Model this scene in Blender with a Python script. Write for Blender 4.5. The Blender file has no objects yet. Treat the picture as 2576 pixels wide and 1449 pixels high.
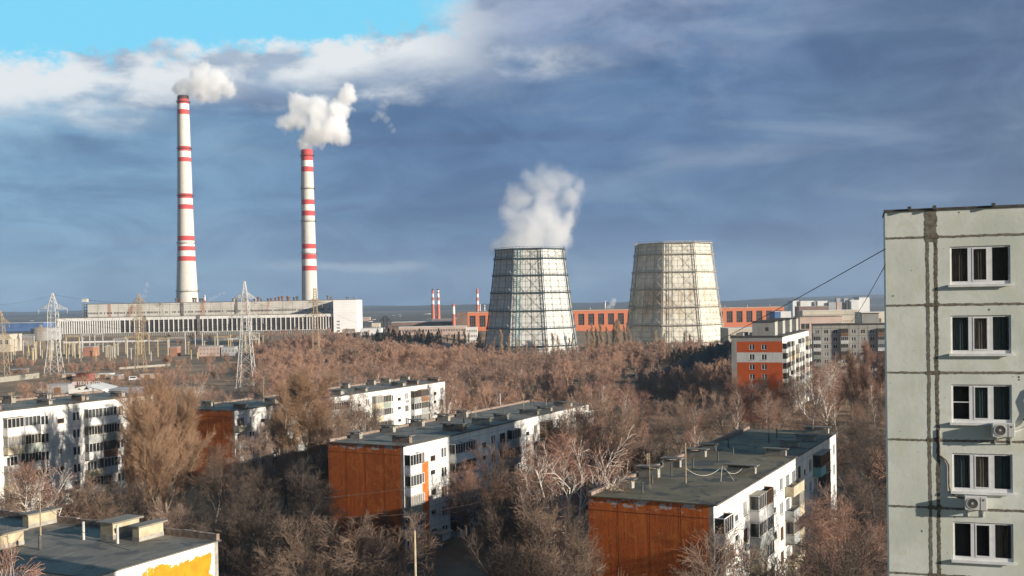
import bpy, bmesh, math, random
import numpy as np
from mathutils import Matrix, Vector
R = math.radians
random.seed(7); rng = np.random.default_rng(7)
sc = bpy.context.scene
COL = sc.collection

# ------------------------------------------------------------------ camera
FPX, CX, CY = 2700.0, 1288.0, 801.7          # focal length and principal point, photo pixels (2576 wide)
CAMZ = 34.0
cam = bpy.data.cameras.new('camera'); camo = bpy.data.objects.new('camera', cam); COL.objects.link(camo)
cam.sensor_width = 36; cam.lens = 36*FPX/2576; cam.shift_y = (CY-724.5)/2576
cam.clip_start = .5; cam.clip_end = 30000
CM = Matrix.Rotation(R(90-.8), 4, 'X') @ Matrix.Rotation(R(-1.0), 4, 'Z')
CM.translation = (0, 0, CAMZ); camo.matrix_world = CM
sc.camera = camo
C3 = CM.to_3x3()
def ray(px, py): return C3 @ Vector(((px-CX)/FPX, -(py-CY)/FPX, -1))
def P(px, py, d):
    r = ray(px, py); return Vector((0, 0, CAMZ)) + r*(d/r.y)
def G(px, py, z=0.0):
    r = ray(px, py); return Vector((0, 0, CAMZ)) + r*((z-CAMZ)/r.z)

# ------------------------------------------------------------------ node helper
class NT:
    def __init__(s, tree): s.t = tree; s.n = tree.nodes; s.l = tree.links
    def put(s, sock, v):
        if isinstance(v, bpy.types.NodeSocket): s.l.new(v, sock)
        elif v is not None:
            if hasattr(sock.default_value, '__len__') and not hasattr(v, '__len__'): v = (v,)*len(sock.default_value)
            if hasattr(sock.default_value, '__len__') and len(sock.default_value) == 4 and len(v) == 3: v = (*v, 1)
            sock.default_value = v
    def new(s, ty, ins=None, **kw):
        n = s.n.new(ty)
        for k, v in kw.items(): setattr(n, k, v)
        for k, v in (ins or {}).items(): s.put(n.inputs[k], v)
        return n
    def m(s, op, a, b=None, c=None, clamp=False):
        n = s.new('ShaderNodeMath', operation=op, use_clamp=clamp)
        for i, v in enumerate((a, b, c)): s.put(n.inputs[i], v) if v is not None else None
        return n.outputs[0]
    def vm(s, op, a, b=None, scale=None):
        n = s.new('ShaderNodeVectorMath', operation=op); s.put(n.inputs[0], a)
        if b is not None: s.put(n.inputs[1], b)
        if scale is not None: s.put(n.inputs['Scale'], scale)
        return n.outputs['Value'] if op in ('DISTANCE', 'LENGTH', 'DOT_PRODUCT') else n.outputs[0]
    def ss(s, v, a, b, lo=0., hi=1.):
        n = s.new('ShaderNodeMapRange', interpolation_type='SMOOTHSTEP')
        for i, x in enumerate((v, a, b, lo, hi)): s.put(n.inputs[i], x)
        return n.outputs[0]
    def lin(s, v, a, b, lo=0., hi=1.):
        n = s.new('ShaderNodeMapRange')
        for i, x in enumerate((v, a, b, lo, hi)): s.put(n.inputs[i], x)
        return n.outputs[0]
    def noise(s, vec, scale=1., detail=4., rough=.55, dist=0.):
        n = s.new('ShaderNodeTexNoise', {'Vector': vec, 'Scale': scale, 'Detail': detail, 'Roughness': rough, 'Distortion': dist})
        return n.outputs[0]
    def mix(s, f, a, b, mode='MIX'):
        n = s.new('ShaderNodeMix', data_type='RGBA', blend_type=mode)
        s.put(n.inputs[0], f); s.put(n.inputs[6], a); s.put(n.inputs[7], b); return n.outputs[2]
    def sep(s, v): return s.new('ShaderNodeSeparateXYZ', {0: v}).outputs
    def comb(s, x, y, z): return s.new('ShaderNodeCombineXYZ', {0: x, 1: y, 2: z}).outputs[0]

# ------------------------------------------------------------------ light: sun and sky
SE = 13.0; SUN = Vector((.855*math.cos(R(SE)), -.518*math.cos(R(SE)), math.sin(R(SE)))).normalized()
sun = bpy.data.lights.new('sun', 'SUN'); sun.energy = 5.0; sun.angle = R(.5); sun.color = (1, .90, .77)
suno = bpy.data.objects.new('sun', sun); COL.objects.link(suno)
suno.rotation_euler = (-SUN).to_track_quat('-Z', 'Y').to_euler(); suno.location = (60, -40, 90)

W = bpy.data.worlds.new('World'); sc.world = W; W.use_nodes = True
n = NT(W.node_tree); n.n.clear()
out = n.new('ShaderNodeOutputWorld')
sky = n.new('ShaderNodeTexSky', sky_type='NISHITA', sun_disc=False, sun_elevation=R(SE), sun_rotation=math.atan2(SUN.x, SUN.y), altitude=100, dust_density=.6, ozone_density=2.0)
tc = n.new('ShaderNodeTexCoord').outputs['Generated']
x, y, z = n.sep(tc)
az = n.m('ARCTAN2', x, y)
el = n.m('DIVIDE', z, n.m('SQRT', n.m('ADD', n.m('MULTIPLY', x, x), n.m('MULTIPLY', y, y))))
cv = n.comb(n.m('MULTIPLY', az, 1.0), n.m('MULTIPLY', el, 2.6), 0)
nA = n.noise(cv, 7, 7, .58, .3)
nB = n.noise(n.comb(n.m('MULTIPLY', az, .6), n.m('MULTIPLY', el, 4.2), 3.1), 5.5, 6, .55, .5)
nC = n.noise(n.comb(n.m('MULTIPLY', az, 1.6), n.m('MULTIPLY', el, 2.2), 7.7), 26, 6, .62, .2)
# upper edge of the cloud bank over azimuth, and the bank's right part that reaches up over the view
edge = n.lin(az, -.477, -.075, .212, .258)
d0 = n.m('SUBTRACT', edge, el)
d = n.m('ADD', d0, n.m('MULTIPLY', n.m('SUBTRACT', nA, .5), .050))
d = n.m('ADD', d, n.m('MULTIPLY', n.m('SUBTRACT', nC, .5), .055))
ar = n.m('ADD', az, n.m('MULTIPLY', n.m('SUBTRACT', nA, .5), .09))
ar = n.m('ADD', ar, n.m('MULTIPLY', n.m('SUBTRACT', nC, .5), .03))
over = n.m('MULTIPLY', n.ss(ar, -.085, -.035), n.ss(az, 1.2, .75))
low = n.m('MULTIPLY', n.ss(d, -.006, .012), n.ss(n.m('ABSOLUTE', az), 1.5, .9))
cloud = n.m('MAXIMUM', low, over)
# storm-cloud body colour
body = n.mix(n.ss(az, -.56, -.02), (.235, .445, .66), (.082, .174, .350))
body = n.mix(n.ss(az, .12, .52), body, (.10, .165, .29))
body = n.mix(n.m('MULTIPLY', n.ss(el, .10, .0), .5), body, (.10, .195, .35))
body = n.mix(n.m('MULTIPLY', n.ss(nB, .50, .74), .36), body, (.25, .34, .48))
body = n.mix(n.m('MULTIPLY', n.ss(nB, .50, .34), .4), body, (.064, .120, .27))
nE = n.noise(n.comb(n.m('MULTIPLY', az, 1.0), n.m('MULTIPLY', el, 2.2), 21.3), 9, 7, .6, .6)
body = n.mix(n.ss(nE, .35, .68), n.mix(1., body, (.82, .84, .87), 'MULTIPLY'), n.mix(1., body, (1.32, 1.24, 1.15), 'MULTIPLY'))
# brighter greyish billows high up on the right
hi = n.m('MULTIPLY', n.ss(n.m('ADD', el, n.m('MULTIPLY', n.m('SUBTRACT', nA, .5), .28)), .19, .31), n.ss(az, .42, .02))
body = n.mix(n.m('MULTIPLY', hi, .75), body, (.46, .53, .70))
# sunlit white tops below the edge
wd = n.m('ADD', d0, n.m('MULTIPLY', n.m('SUBTRACT', nA, .5), .13))
nD = n.noise(n.comb(n.m('MULTIPLY', az, 1.0), n.m('MULTIPLY', el, 2.0), 11.7), 15, 5, .55, .2)
white = n.m('MULTIPLY', n.ss(wd, .074, .022), n.ss(az, .03, -.10))
white = n.m('MULTIPLY', white, n.ss(nD, .34, .54, .30, 1.))
# trailing white streak to the right of the bank
ln = n.m('SUBTRACT', el, n.lin(az, -.08, .13, .238, .215))
st = n.m('MULTIPLY', n.ss(n.m('ABSOLUTE', n.m('ADD', ln, n.m('MULTIPLY', n.m('SUBTRACT', nA, .5), .06))), .022, .0), n.m('MULTIPLY', n.ss(az, -.12, -.06), n.ss(az, .14, .02)))
white = n.m('MAXIMUM', white, n.m('MULTIPLY', st, n.ss(nC, .25, .75, .15, .5)))
ln2 = n.m('SUBTRACT', el, .135)
st2 = n.m('MULTIPLY', n.ss(n.m('ABSOLUTE', n.m('ADD', ln2, n.m('MULTIPLY', n.m('SUBTRACT', nA, .5), .04))), .014, .0), n.m('MULTIPLY', n.ss(az, .10, .15), n.ss(az, .32, .2)))
white = n.m('MAXIMUM', white, n.m('MULTIPLY', st2, .10))
ln3 = n.m('SUBTRACT', el, n.lin(az, -.24, -.08, .042, .036))
st3 = n.m('MULTIPLY', n.ss(n.m('ABSOLUTE', n.m('ADD', ln3, n.m('MULTIPLY', n.m('SUBTRACT', nA, .5), .03))), .007, .0), n.m('MULTIPLY', n.ss(az, -.26, -.17), n.ss(az, -.06, -.1)))
white = n.m('MAXIMUM', white, n.m('MULTIPLY', st3, .22))
ccol = n.mix(white, body, (.83, .87, .90))
clear = n.mix(n.m('MULTIPLY', n.ss(n.m('ABSOLUTE', az), 1.1, .6), .8), n.mix(1., sky.outputs[0], (.62, .72, .85), 'MULTIPLY'), (2.7, 9.2, 12.7))
bg1 = n.new('ShaderNodeBackground', {0: clear, 1: .06})
bg2 = n.new('ShaderNodeBackground', {0: ccol, 1: .66})
ms = n.new('ShaderNodeMixShader', {0: n.m('MULTIPLY', cloud, n.ss(el, -.1, -.02))}); n.l.new(bg1.outputs[0], ms.inputs[1]); n.l.new(bg2.outputs[0], ms.inputs[2])
n.l.new(ms.outputs[0], out.inputs[0])

sc.view_settings.view_transform = 'Standard'; sc.view_settings.look = 'None'
sc.view_settings.exposure = .55; sc.view_settings.gamma = 1
sc.render.engine = 'CYCLES'
sc.cycles.use_denoising = True
sc.cycles.max_bounces = 24; sc.cycles.diffuse_bounces = 3; sc.cycles.glossy_bounces = 2; sc.cycles.transparent_max_bounces = 6
sc.cycles.volume_bounces = 24
sc.cycles.caustics_reflective = False; sc.cycles.caustics_refractive = False

# ------------------------------------------------------------------ materials
MATS = {}
def newmat(name):
    m = bpy.data.materials.new(name); m.use_nodes = True; t = NT(m.node_tree)
    b = m.node_tree.nodes['Principled BSDF']; b.inputs['Specular IOR Level'].default_value = .25
    MATS[name] = m; return m, t, b
def flat(name, col, col2=None, scale=2., rough=.8, bump=0., lo=.35, hi=.65, stretch=(1, 1, 1), metal=0., rand=0., spec=.25, world=False, detail=5):
    m, t, b = newmat(name)
    if world: v = t.new('ShaderNodeNewGeometry').outputs['Position']
    else: v = t.new('ShaderNodeTexCoord').outputs['Object']
    v = t.vm('MULTIPLY', v, stretch)
    nz = t.noise(v, scale, detail, .6)
    if col2 is None: col2 = tuple(c*.72 for c in col)
    c = t.mix(t.ss(nz, lo, hi), col, col2)
    if rand:
        rn = t.new('ShaderNodeObjectInfo').outputs['Random']
        c = t.mix(1., c, t.new('ShaderNodeCombineColor', {0: t.lin(rn, 0, 1, 1-rand, 1+rand*.6), 1: t.lin(rn, 0, 1, 1-rand, 1+rand*.5), 2: t.lin(rn, 0, 1, 1-rand*1.1, 1+rand*.5)}).outputs[0], 'MULTIPLY')
    t.put(b.inputs['Base Color'], c); b.inputs['Roughness'].default_value = rough
    b.inputs['Metallic'].default_value = metal; b.inputs['Specular IOR Level'].default_value = spec
    if bump:
        bp = t.new('ShaderNodeBump', {'Strength': bump, 'Distance': .05, 'Height': nz}); t.l.new(bp.outputs[0], b.inputs['Normal'])
    return m
def paint_wall(name, base, stain, worn=None, streak=.5, blot=.35, peel_top=None, peel=(.55, .52, .48), bump=.25):
    """rendered panel wall: blotches, rain streaks, speckle, flaked paint towards the top edge (z = peel_top)"""
    m, t, b = newmat(name)
    v = t.new('ShaderNodeTexCoord').outputs['Object']
    big = t.noise(v, .35, 4, .6); sp = t.noise(v, 6., 5, .7)
    st = t.noise(t.vm('MULTIPLY', v, (1, 1, .07)), 1.6, 5, .65)
    c = t.mix(t.m('MULTIPLY', t.ss(big, .40, .68), blot), base, stain)
    c = t.mix(t.m('MULTIPLY', t.ss(st, .50, .72), streak), c, stain)
    c = t.mix(t.m('MULTIPLY', t.ss(sp, .62, .75), .35), c, tuple(k*.5 for k in stain))
    if worn: c = t.mix(t.m('MULTIPLY', t.ss(t.noise(v, .9, 6, .7, .6), .50, .62), .75), c, worn)
    if peel_top is not None:
        zz = t.sep(v)[2]
        k = t.m('ADD', t.noise(t.vm('MULTIPLY', v, (1, 1, 1.6)), .75, 6, .65), t.lin(zz, peel_top-2.2, peel_top-.1, -.3, .115))
        c = t.mix(t.ss(k, .60, .63), c, peel)
    t.put(b.inputs['Base Color'], c); b.inputs['Roughness'].default_value = .85
    bp = t.new('ShaderNodeBump', {'Strength': bump, 'Distance': .06, 'Height': t.m('ADD', t.m('MULTIPLY', sp, .6), t.m('MULTIPLY', st, streak))}); t.l.new(bp.outputs[0], b.inputs['Normal'])
    return m
white_panel = paint_wall('white_panel', (.74, .73, .69), (.42, .40, .37), streak=.55, blot=.3)
cream_panel = paint_wall('cream_panel', (.62, .60, .53), (.36, .34, .29), streak=.5)
grey_panel = paint_wall('grey_panel', (.42, .41, .38), (.26, .25, .22), streak=.5)
green_grey = paint_wall('green_grey_panel', (.72, .745, .675), (.55, .585, .495), worn=(.64, .65, .54), streak=.10, blot=.75, bump=.2)
orange_end = paint_wall('orange_paint', (.64, .155, .032), (.36, .085, .03), worn=(.70, .22, .05), streak=.7, blot=.5, peel_top=15.2, bump=1.0)
red_paint = paint_wall('red_brown_paint', (.62, .12, .03), (.46, .08, .02), streak=.4, blot=.3)
yellow_paint = None
joint = flat('joint_seal', (.13, .115, .095), (.24, .22, .17), 5, .9)
joint_dark = flat('joint_mastic', (.085, .07, .055), (.20, .17, .12), 7, .9, .4)
joint_thin = flat('panel_joint', (.34, .33, .30), (.24, .23, .2), 3, .9)
def roofing(name, c1, c2, patch):
    m, t, b = newmat(name); v = t.new('ShaderNodeTexCoord').outputs['Object']; x_, y_, z_ = t.sep(v)
    big = t.noise(v, .16, 6, .62, .4); fine = t.noise(v, 2.2, 6, .7)
    c = t.mix(t.ss(big, .36, .64), c1, c2); c = t.mix(t.m('MULTIPLY', t.ss(fine, .5, .72), .45), c, tuple(k*.55 for k in c1))
    c = t.mix(t.m('MULTIPLY', t.ss(t.noise(v, .23, 3, .5, 1.2), .55, .58), .75), c, patch)          # patched and wet areas
    wob = t.m('ADD', x_, t.m('MULTIPLY', fine, .05)); seam = t.m('LESS_THAN', t.m('FRACT', t.m('MULTIPLY', wob, 1.0)), .045)
    c = t.mix(t.m('MULTIPLY', t.ss(t.noise(t.vm('MULTIPLY', v, (1, .25, 1)), .9, 5, .7), .52, .7), .5), c, tuple(min(1, k*1.5) for k in c2))
    c = t.mix(t.m('MULTIPLY', seam, t.ss(big, .3, .6, .35, .85)), c, tuple(k*.45 for k in c1))
    t.put(b.inputs['Base Color'], c); b.inputs['Roughness'].default_value = .75
    bp = t.new('ShaderNodeBump', {'Strength': .35, 'Distance': .04, 'Height': t.m('ADD', fine, t.m('MULTIPLY', big, 2.))}); t.l.new(bp.outputs[0], b.inputs['Normal']); return m
bitumen = roofing('roof_bitumen', (.125, .11, .072), (.205, .17, .108), (.05, .052, .055))
bitumen2 = roofing('roof_bitumen_grey', (.165, .15, .125), (.24, .215, .175), (.085, .085, .085))
felt_edge = flat('roof_edge', (.06, .055, .05), (.12, .11, .1), 3, .8)
concrete = flat('concrete', (.40, .38, .33), (.27, .25, .21), 1.5, .9, .3)
concrete_y = flat('ochre_render', (.52, .45, .31), (.40, .34, .23), 1.2, .9, .3)
brick = flat('old_brick', (.30, .25, .21), (.20, .13, .10), 3, .9, .3)
white_pvc = flat('white_pvc', (.80, .80, .80), (.70, .70, .69), 2, .4, spec=.4)
wood_frame = flat('brown_wood', (.24, .12, .065), (.15, .08, .045), 3, .7)
old_white = flat('old_white_wood', (.62, .58, .50), (.46, .42, .35), 3, .7)
glass = flat('window_glass', (.022, .024, .026), (.045, .045, .042), .8, .08, spec=.5)
glass_l = flat('window_glass_curtain', (.10, .105, .10), (.045, .05, .05), 1.6, .12, stretch=(3, 3, .3), spec=.5)
glass_w = flat('window_glass_net_curtain', (.30, .29, .27), (.16, .155, .145), 2.0, .15, stretch=(3, 3, .3), spec=.5)
bal_white = flat('balcony_white', (.74, .74, .73), (.60, .6, .58), 1.0, .7)
bal_grey = flat('balcony_grey', (.40, .42, .42), (.28, .29, .28), 1.2, .8)
bal_cream = flat('balcony_cream', (.58, .52, .38), (.42, .36, .25), 1.2, .8)
bal_green = flat('balcony_green', (.36, .42, .36), (.25, .28, .24), 1.2, .8)
bal_blue = flat('balcony_blue', (.045, .05, .26), (.03, .035, .18), 1.2, .6)
bal_brown = flat('balcony_brown', (.28, .15, .09), (.19, .10, .06), 1.2, .8)
bal_aqua = flat('balcony_aqua', (.25, .52, .48), (.2, .44, .4), 1.2, .8)
dark_steel = flat('dark_steel', (.06, .065, .07), (.12, .11, .10), 2, .6)
galv = flat('galvanised_steel', (.58, .57, .53), (.46, .45, .42), 1.2, .55, spec=.4)
galv_brown = flat('weathered_steel', (.42, .33, .22), (.30, .23, .15), 1.2, .7)
teal_paint = flat('teal_paint', (.06, .25, .26), (.05, .18, .19), 2, .6)
sheet_white = flat('white_sheet_cladding', (.80, .79, .75), (.68, .67, .63), .08, .6)

# ------------------------------------------------------------------ mesh helpers
class MB:
    def __init__(s, T=None): s.v = []; s.f = []; s.mi = []; s.T = T
    def pts(s, ps):
        k = len(s.v)
        if s.T is not None: ps = [s.T @ Vector(p) for p in ps]
        s.v.extend([tuple(p) for p in ps]); return k
    def quad(s, a, b, c, d, m=0):
        k = s.pts((a, b, c, d)); s.f.append((k, k+1, k+2, k+3)); s.mi.append(m)
    def tri(s, a, b, c, m=0):
        k = s.pts((a, b, c)); s.f.append((k, k+1, k+2)); s.mi.append(m)
    def box(s, x0, x1, y0, y1, z0, z1, m=0):
        k = s.pts(((x0,y0,z0),(x1,y0,z0),(x1,y1,z0),(x0,y1,z0),(x0,y0,z1),(x1,y0,z1),(x1,y1,z1),(x0,y1,z1)))
        for q in ((3,2,1,0),(4,5,6,7),(0,1,5,4),(1,2,6,5),(2,3,7,6),(3,0,4,7)):
            s.f.append(tuple(k+i for i in q)); s.mi.append(m)
    def bar(s, p, q, r, m=0, nn=4, r2=None, cap=True):
        p = Vector(p); q = Vector(q); d = q-p
        if d.length < 1e-6: return
        d.normalize(); u = d.orthogonal().normalized(); w = d.cross(u); r2 = r if r2 is None else r2
        k = len(s.v); ring = []
        for c, rr in ((p, r), (q, r2)):
            for i in range(nn):
                a = 2*math.pi*(i+.5)/nn; ring.append(c + u*(math.cos(a)*rr) + w*(math.sin(a)*rr))
        s.pts(ring)
        for i in range(nn):
            j = (i+1) % nn; s.f.append((k+i, k+j, k+nn+j, k+nn+i)); s.mi.append(m)
        if cap:
            s.f.append(tuple(k+i for i in reversed(range(nn)))); s.mi.append(m)
            s.f.append(tuple(k+nn+i for i in range(nn))); s.mi.append(m)
    def tube(s, pl, r, m=0, nn=5):
        for a, b in zip(pl[:-1], pl[1:]): s.bar(a, b, r, m, nn)
    def lathe(s, prof, nn, mats=None, cx=0, cy=0, rot=0, capb=False, capt=False):
        k = len(s.v)
        for r, z in prof:
            s.pts([(cx+r*math.cos(rot+2*math.pi*i/nn), cy+r*math.sin(rot+2*math.pi*i/nn), z) for i in range(nn)])
        for a in range(len(prof)-1):
            for i in range(nn):
                j = (i+1) % nn
                s.f.append((k+a*nn+i, k+a*nn+j, k+(a+1)*nn+j, k+(a+1)*nn+i)); s.mi.append(mats[a] if mats else 0)
        if capb: s.f.append(tuple(k+i for i in reversed(range(nn)))); s.mi.append(mats[0] if mats else 0)
        if capt: s.f.append(tuple(k+(len(prof)-1)*nn+i for i in range(nn))); s.mi.append(mats[-1] if mats else 0)
    def prism(s, poly, z0, z1, m=0):
        nn = len(poly); k = s.pts([(x, y, z0) for x, y in poly] + [(x, y, z1) for x, y in poly])
        for i in range(nn):
            j = (i+1) % nn; s.f.append((k+i, k+j, k+nn+j, k+nn+i)); s.mi.append(m)
        s.f.append(tuple(k+i for i in reversed(range(nn)))); s.mi.append(m); s.f.append(tuple(k+nn+i for i in range(nn))); s.mi.append(m)
    def wall(s, x0, x1, z0, z1, y, holes, m=0, rev=.12, mrev=None, sgn=1):
        """wall in the plane y facing -y with rectangular openings (x0,x1,z0,z1) that have reveals"""
        xs = sorted({x0, x1, *[h[0] for h in holes], *[h[1] for h in holes]}); zs = sorted({z0, z1, *[h[2] for h in holes], *[h[3] for h in holes]})
        for a, b in zip(xs[:-1], xs[1:]):
            run = None
            for c, e in zip(zs[:-1], zs[1:]):
                mx, mz = (a+b)/2, (c+e)/2
                if any(h[0] < mx < h[1] and h[2] < mz < h[3] for h in holes):
                    if run is not None: s.quad((a,y,run),(b,y,run),(b,y,c),(a,y,c), m); run = None
                elif run is None: run = c
            if run is not None: s.quad((a,y,run),(b,y,run),(b,y,z1),(a,y,z1), m)
        mr = m if mrev is None else mrev
        for h in holes:
            a, b, c, e = h; Y = y+rev
            s.quad((a,y,c),(a,Y,c),(a,Y,e),(a,y,e), mr); s.quad((b,y,c),(b,y,e),(b,Y,e),(b,Y,c), mr)
            s.quad((a,y,e),(a,Y,e),(b,Y,e),(b,y,e), mr); s.quad((a,y,c),(b,y,c),(b,Y,c),(a,Y,c), mr)
    def mesh(s, name, mats):
        me = bpy.data.meshes.new(name); me.from_pydata(s.v, [], s.f)
        for m in mats: me.materials.append(m)
        me.polygons.foreach_set('material_index', s.mi); me.update(); return me
    def build(s, name, mats, parent=None, loc=None, rz=None, smooth=False):
        if not isinstance(mats, (list, tuple)): mats = [mats]
        me = s.mesh(name, mats)
        if smooth: me.polygons.foreach_set('use_smooth', [True]*len(me.polygons))
        return link(name, me, parent, loc, rz)
def link(name, me, parent=None, loc=None, rz=None, scale=None):
    o = bpy.data.objects.new(name, me); COL.objects.link(o)
    if parent is not None: o.parent = parent
    if loc is not None: o.location = loc
    if rz is not None: o.rotation_euler[2] = rz
    if scale is not None: o.scale = scale
    return o
def tag(o, label=None, cat=None, group=None, kind=None):
    if label: o['label'] = label
    if cat: o['category'] = cat
    if group: o['group'] = group
    if kind: o['kind'] = kind
    return o
def thing(name, label, cat, loc=(0, 0, 0), rz=0, group=None):
    o = bpy.data.objects.new(name, None); COL.objects.link(o); o.location = loc; o.rotation_euler[2] = rz
    o.empty_display_size = .1
    return tag(o, label, cat, group)
def seg_mesh(name, Pa, Qa, Ra, Rb, nn, mats, midx=None):
    """many tapered bars at once (numpy)"""
    Pa = np.asarray(Pa, float); Qa = np.asarray(Qa, float); Ra = np.asarray(Ra, float); Rb = np.asarray(Rb, float)
    D = Qa-Pa; L = np.linalg.norm(D, axis=1, keepdims=True); L[L == 0] = 1; D = D/L
    ref = np.where(np.abs(D[:, 2:3]) < .9, np.array([[0, 0, 1.]]), np.array([[1., 0, 0]]))
    U = np.cross(D, ref); U /= np.linalg.norm(U, axis=1, keepdims=True); V = np.cross(D, U)
    N = len(Pa); vs = np.empty((N, 2*nn, 3))
    for i in range(nn):
        a = 2*math.pi*(i+.25)/nn; o = U*math.cos(a)+V*math.sin(a)
        vs[:, i] = Pa+o*Ra[:, None]; vs[:, nn+i] = Qa+o*Rb[:, None]
    base = (np.arange(N)*2*nn)[:, None, None]
    q = np.array([[i, (i+1) % nn, nn+(i+1) % nn, nn+i] for i in range(nn)])[None]
    F = (base+q).reshape(-1, 4)
    me = bpy.data.meshes.new(name)
    me.vertices.add(N*2*nn); me.vertices.foreach_set('co', vs.reshape(-1))
    me.loops.add(F.size); me.loops.foreach_set('vertex_index', F.reshape(-1).astype(np.int32))
    me.polygons.add(len(F)); me.polygons.foreach_set('loop_start', np.arange(0, F.size, 4, dtype=np.int32))
    for m in (mats if isinstance(mats, (list, tuple)) else [mats]): me.materials.append(m)
    if midx is not None: me.polygons.foreach_set('material_index', np.repeat(np.asarray(midx, np.int32), nn))
    me.update(calc_edges=True); me.validate(); return me
def jit(a): return random.uniform(-a, a)
def sstep(a, b, x):
    t = min(1, max(0, (x-a)/(b-a))); return t*t*(3-2*t)

# ------------------------------------------------------------------ terrain
def hgt(x, y):
    h = 0.0
    left = sstep(-35, -75, x)
    h += 3.2*left*sstep(110, 170, y)
    h += 2.8*sstep(750, 1000, y)*sstep(150, -50, x)
    h += 1.5*sstep(600, 900, y)*left
    h += .25*math.sin(x*.11+y*.05)+.2*math.sin(y*.083-x*.03)
    return h
xs = sorted(set([-8600, -6000, -4000, -2500, -1600, -1100] + list(range(-800, 801, 20)) + [1100, 1600, 2500, 4000, 6000, 8600] + list(range(-140, 141, 5))))
ys = sorted(set([-60, -20] + list(range(10, 300, 6)) + list(range(300, 1300, 25)) + [1400, 1600, 2000, 2600, 3400, 4400, 5600, 7000, 8800]))
gb = MB()
gb.v = [(x, y, hgt(x, y)) for y in ys for x in xs]; nx = len(xs)
for j in range(len(ys)-1):
    for i in range(nx-1): gb.f.append((j*nx+i, j*nx+i+1, (j+1)*nx+i+1, (j+1)*nx+i)); gb.mi.append(0)
m, t, b = newmat('winter_ground')
pos = t.new('ShaderNodeNewGeometry').outputs['Position']
n1 = t.noise(pos, .02, 6, .6); n2 = t.noise(pos, .12, 7, .65); n3 = t.noise(pos, 1.3, 6, .7)
c = t.mix(t.ss(n1, .40, .62), (.33, .215, .125), (.22, .15, .092))
c = t.mix(t.m('MULTIPLY', t.ss(n2, .52, .66), .8), c, (.42, .30, .185))
c = t.mix(t.m('MULTIPLY', t.ss(n2, .44, .32), .7), c, (.10, .075, .055))
c = t.mix(t.m('MULTIPLY', t.ss(n3, .56, .7), .5), c, (.30, .235, .16))
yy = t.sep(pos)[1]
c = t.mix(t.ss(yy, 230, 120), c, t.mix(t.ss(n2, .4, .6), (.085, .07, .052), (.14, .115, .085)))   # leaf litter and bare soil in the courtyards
far = t.mix(t.ss(t.noise(t.vm('MULTIPLY', pos, (.3, 1, 1)), .012, 6, .7), .42, .6), (.16, .125, .10), (.075, .075, .065))
c = t.mix(t.ss(yy, 1150, 1500), c, far)
t.put(b.inputs['Base Color'], c); b.inputs['Roughness'].default_value = .95
g = gb.build('ground', m, smooth=True); tag(g, kind='structure')

# far hills
hb = MB()
hm = flat('far_forest', (.018, .028, .042), (.05, .045, .045), .004, .95, world=True, stretch=(.5, 1, 3), detail=8)
for k, (y0, base, amp, seed) in enumerate(((5200, 26, 9, 1.), (6900, 34, 10, 3.7))):
    NX = 160; X0, X1 = -5200, 5200
    for i in range(NX):
        for a in range(6):
            pass
    def hz(x):
        r = base+amp*(math.sin(x*.0011+seed)+.5*math.sin(x*.0031+seed*2)+.25*math.sin(x*.009+seed))+.8*math.sin(x*.05)
        return r + 14*sstep(900, 2600, x)*(k == 1) + 4*sstep(-600, -1500, x)*(k == 1)
    st0 = len(hb.v); prof = [(0, -2), (250, .55), (500, .95), (700, 1), (1300, .7), (1700, -1)]
    for i in range(NX+1):
        x = X0+(X1-X0)*i/NX
        for dy, f in prof: hb.v.append((x, y0+dy, hz(x)*f if f > 0 else -.5))
    for i in range(NX):
        for a in range(len(prof)-1):
            q = st0+i*len(prof)+a; hb.f.append((q, q+len(prof), q+len(prof)+1, q+1)); hb.mi.append(0)
tag(hb.build('hills', hm, smooth=True), kind='structure')

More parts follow.
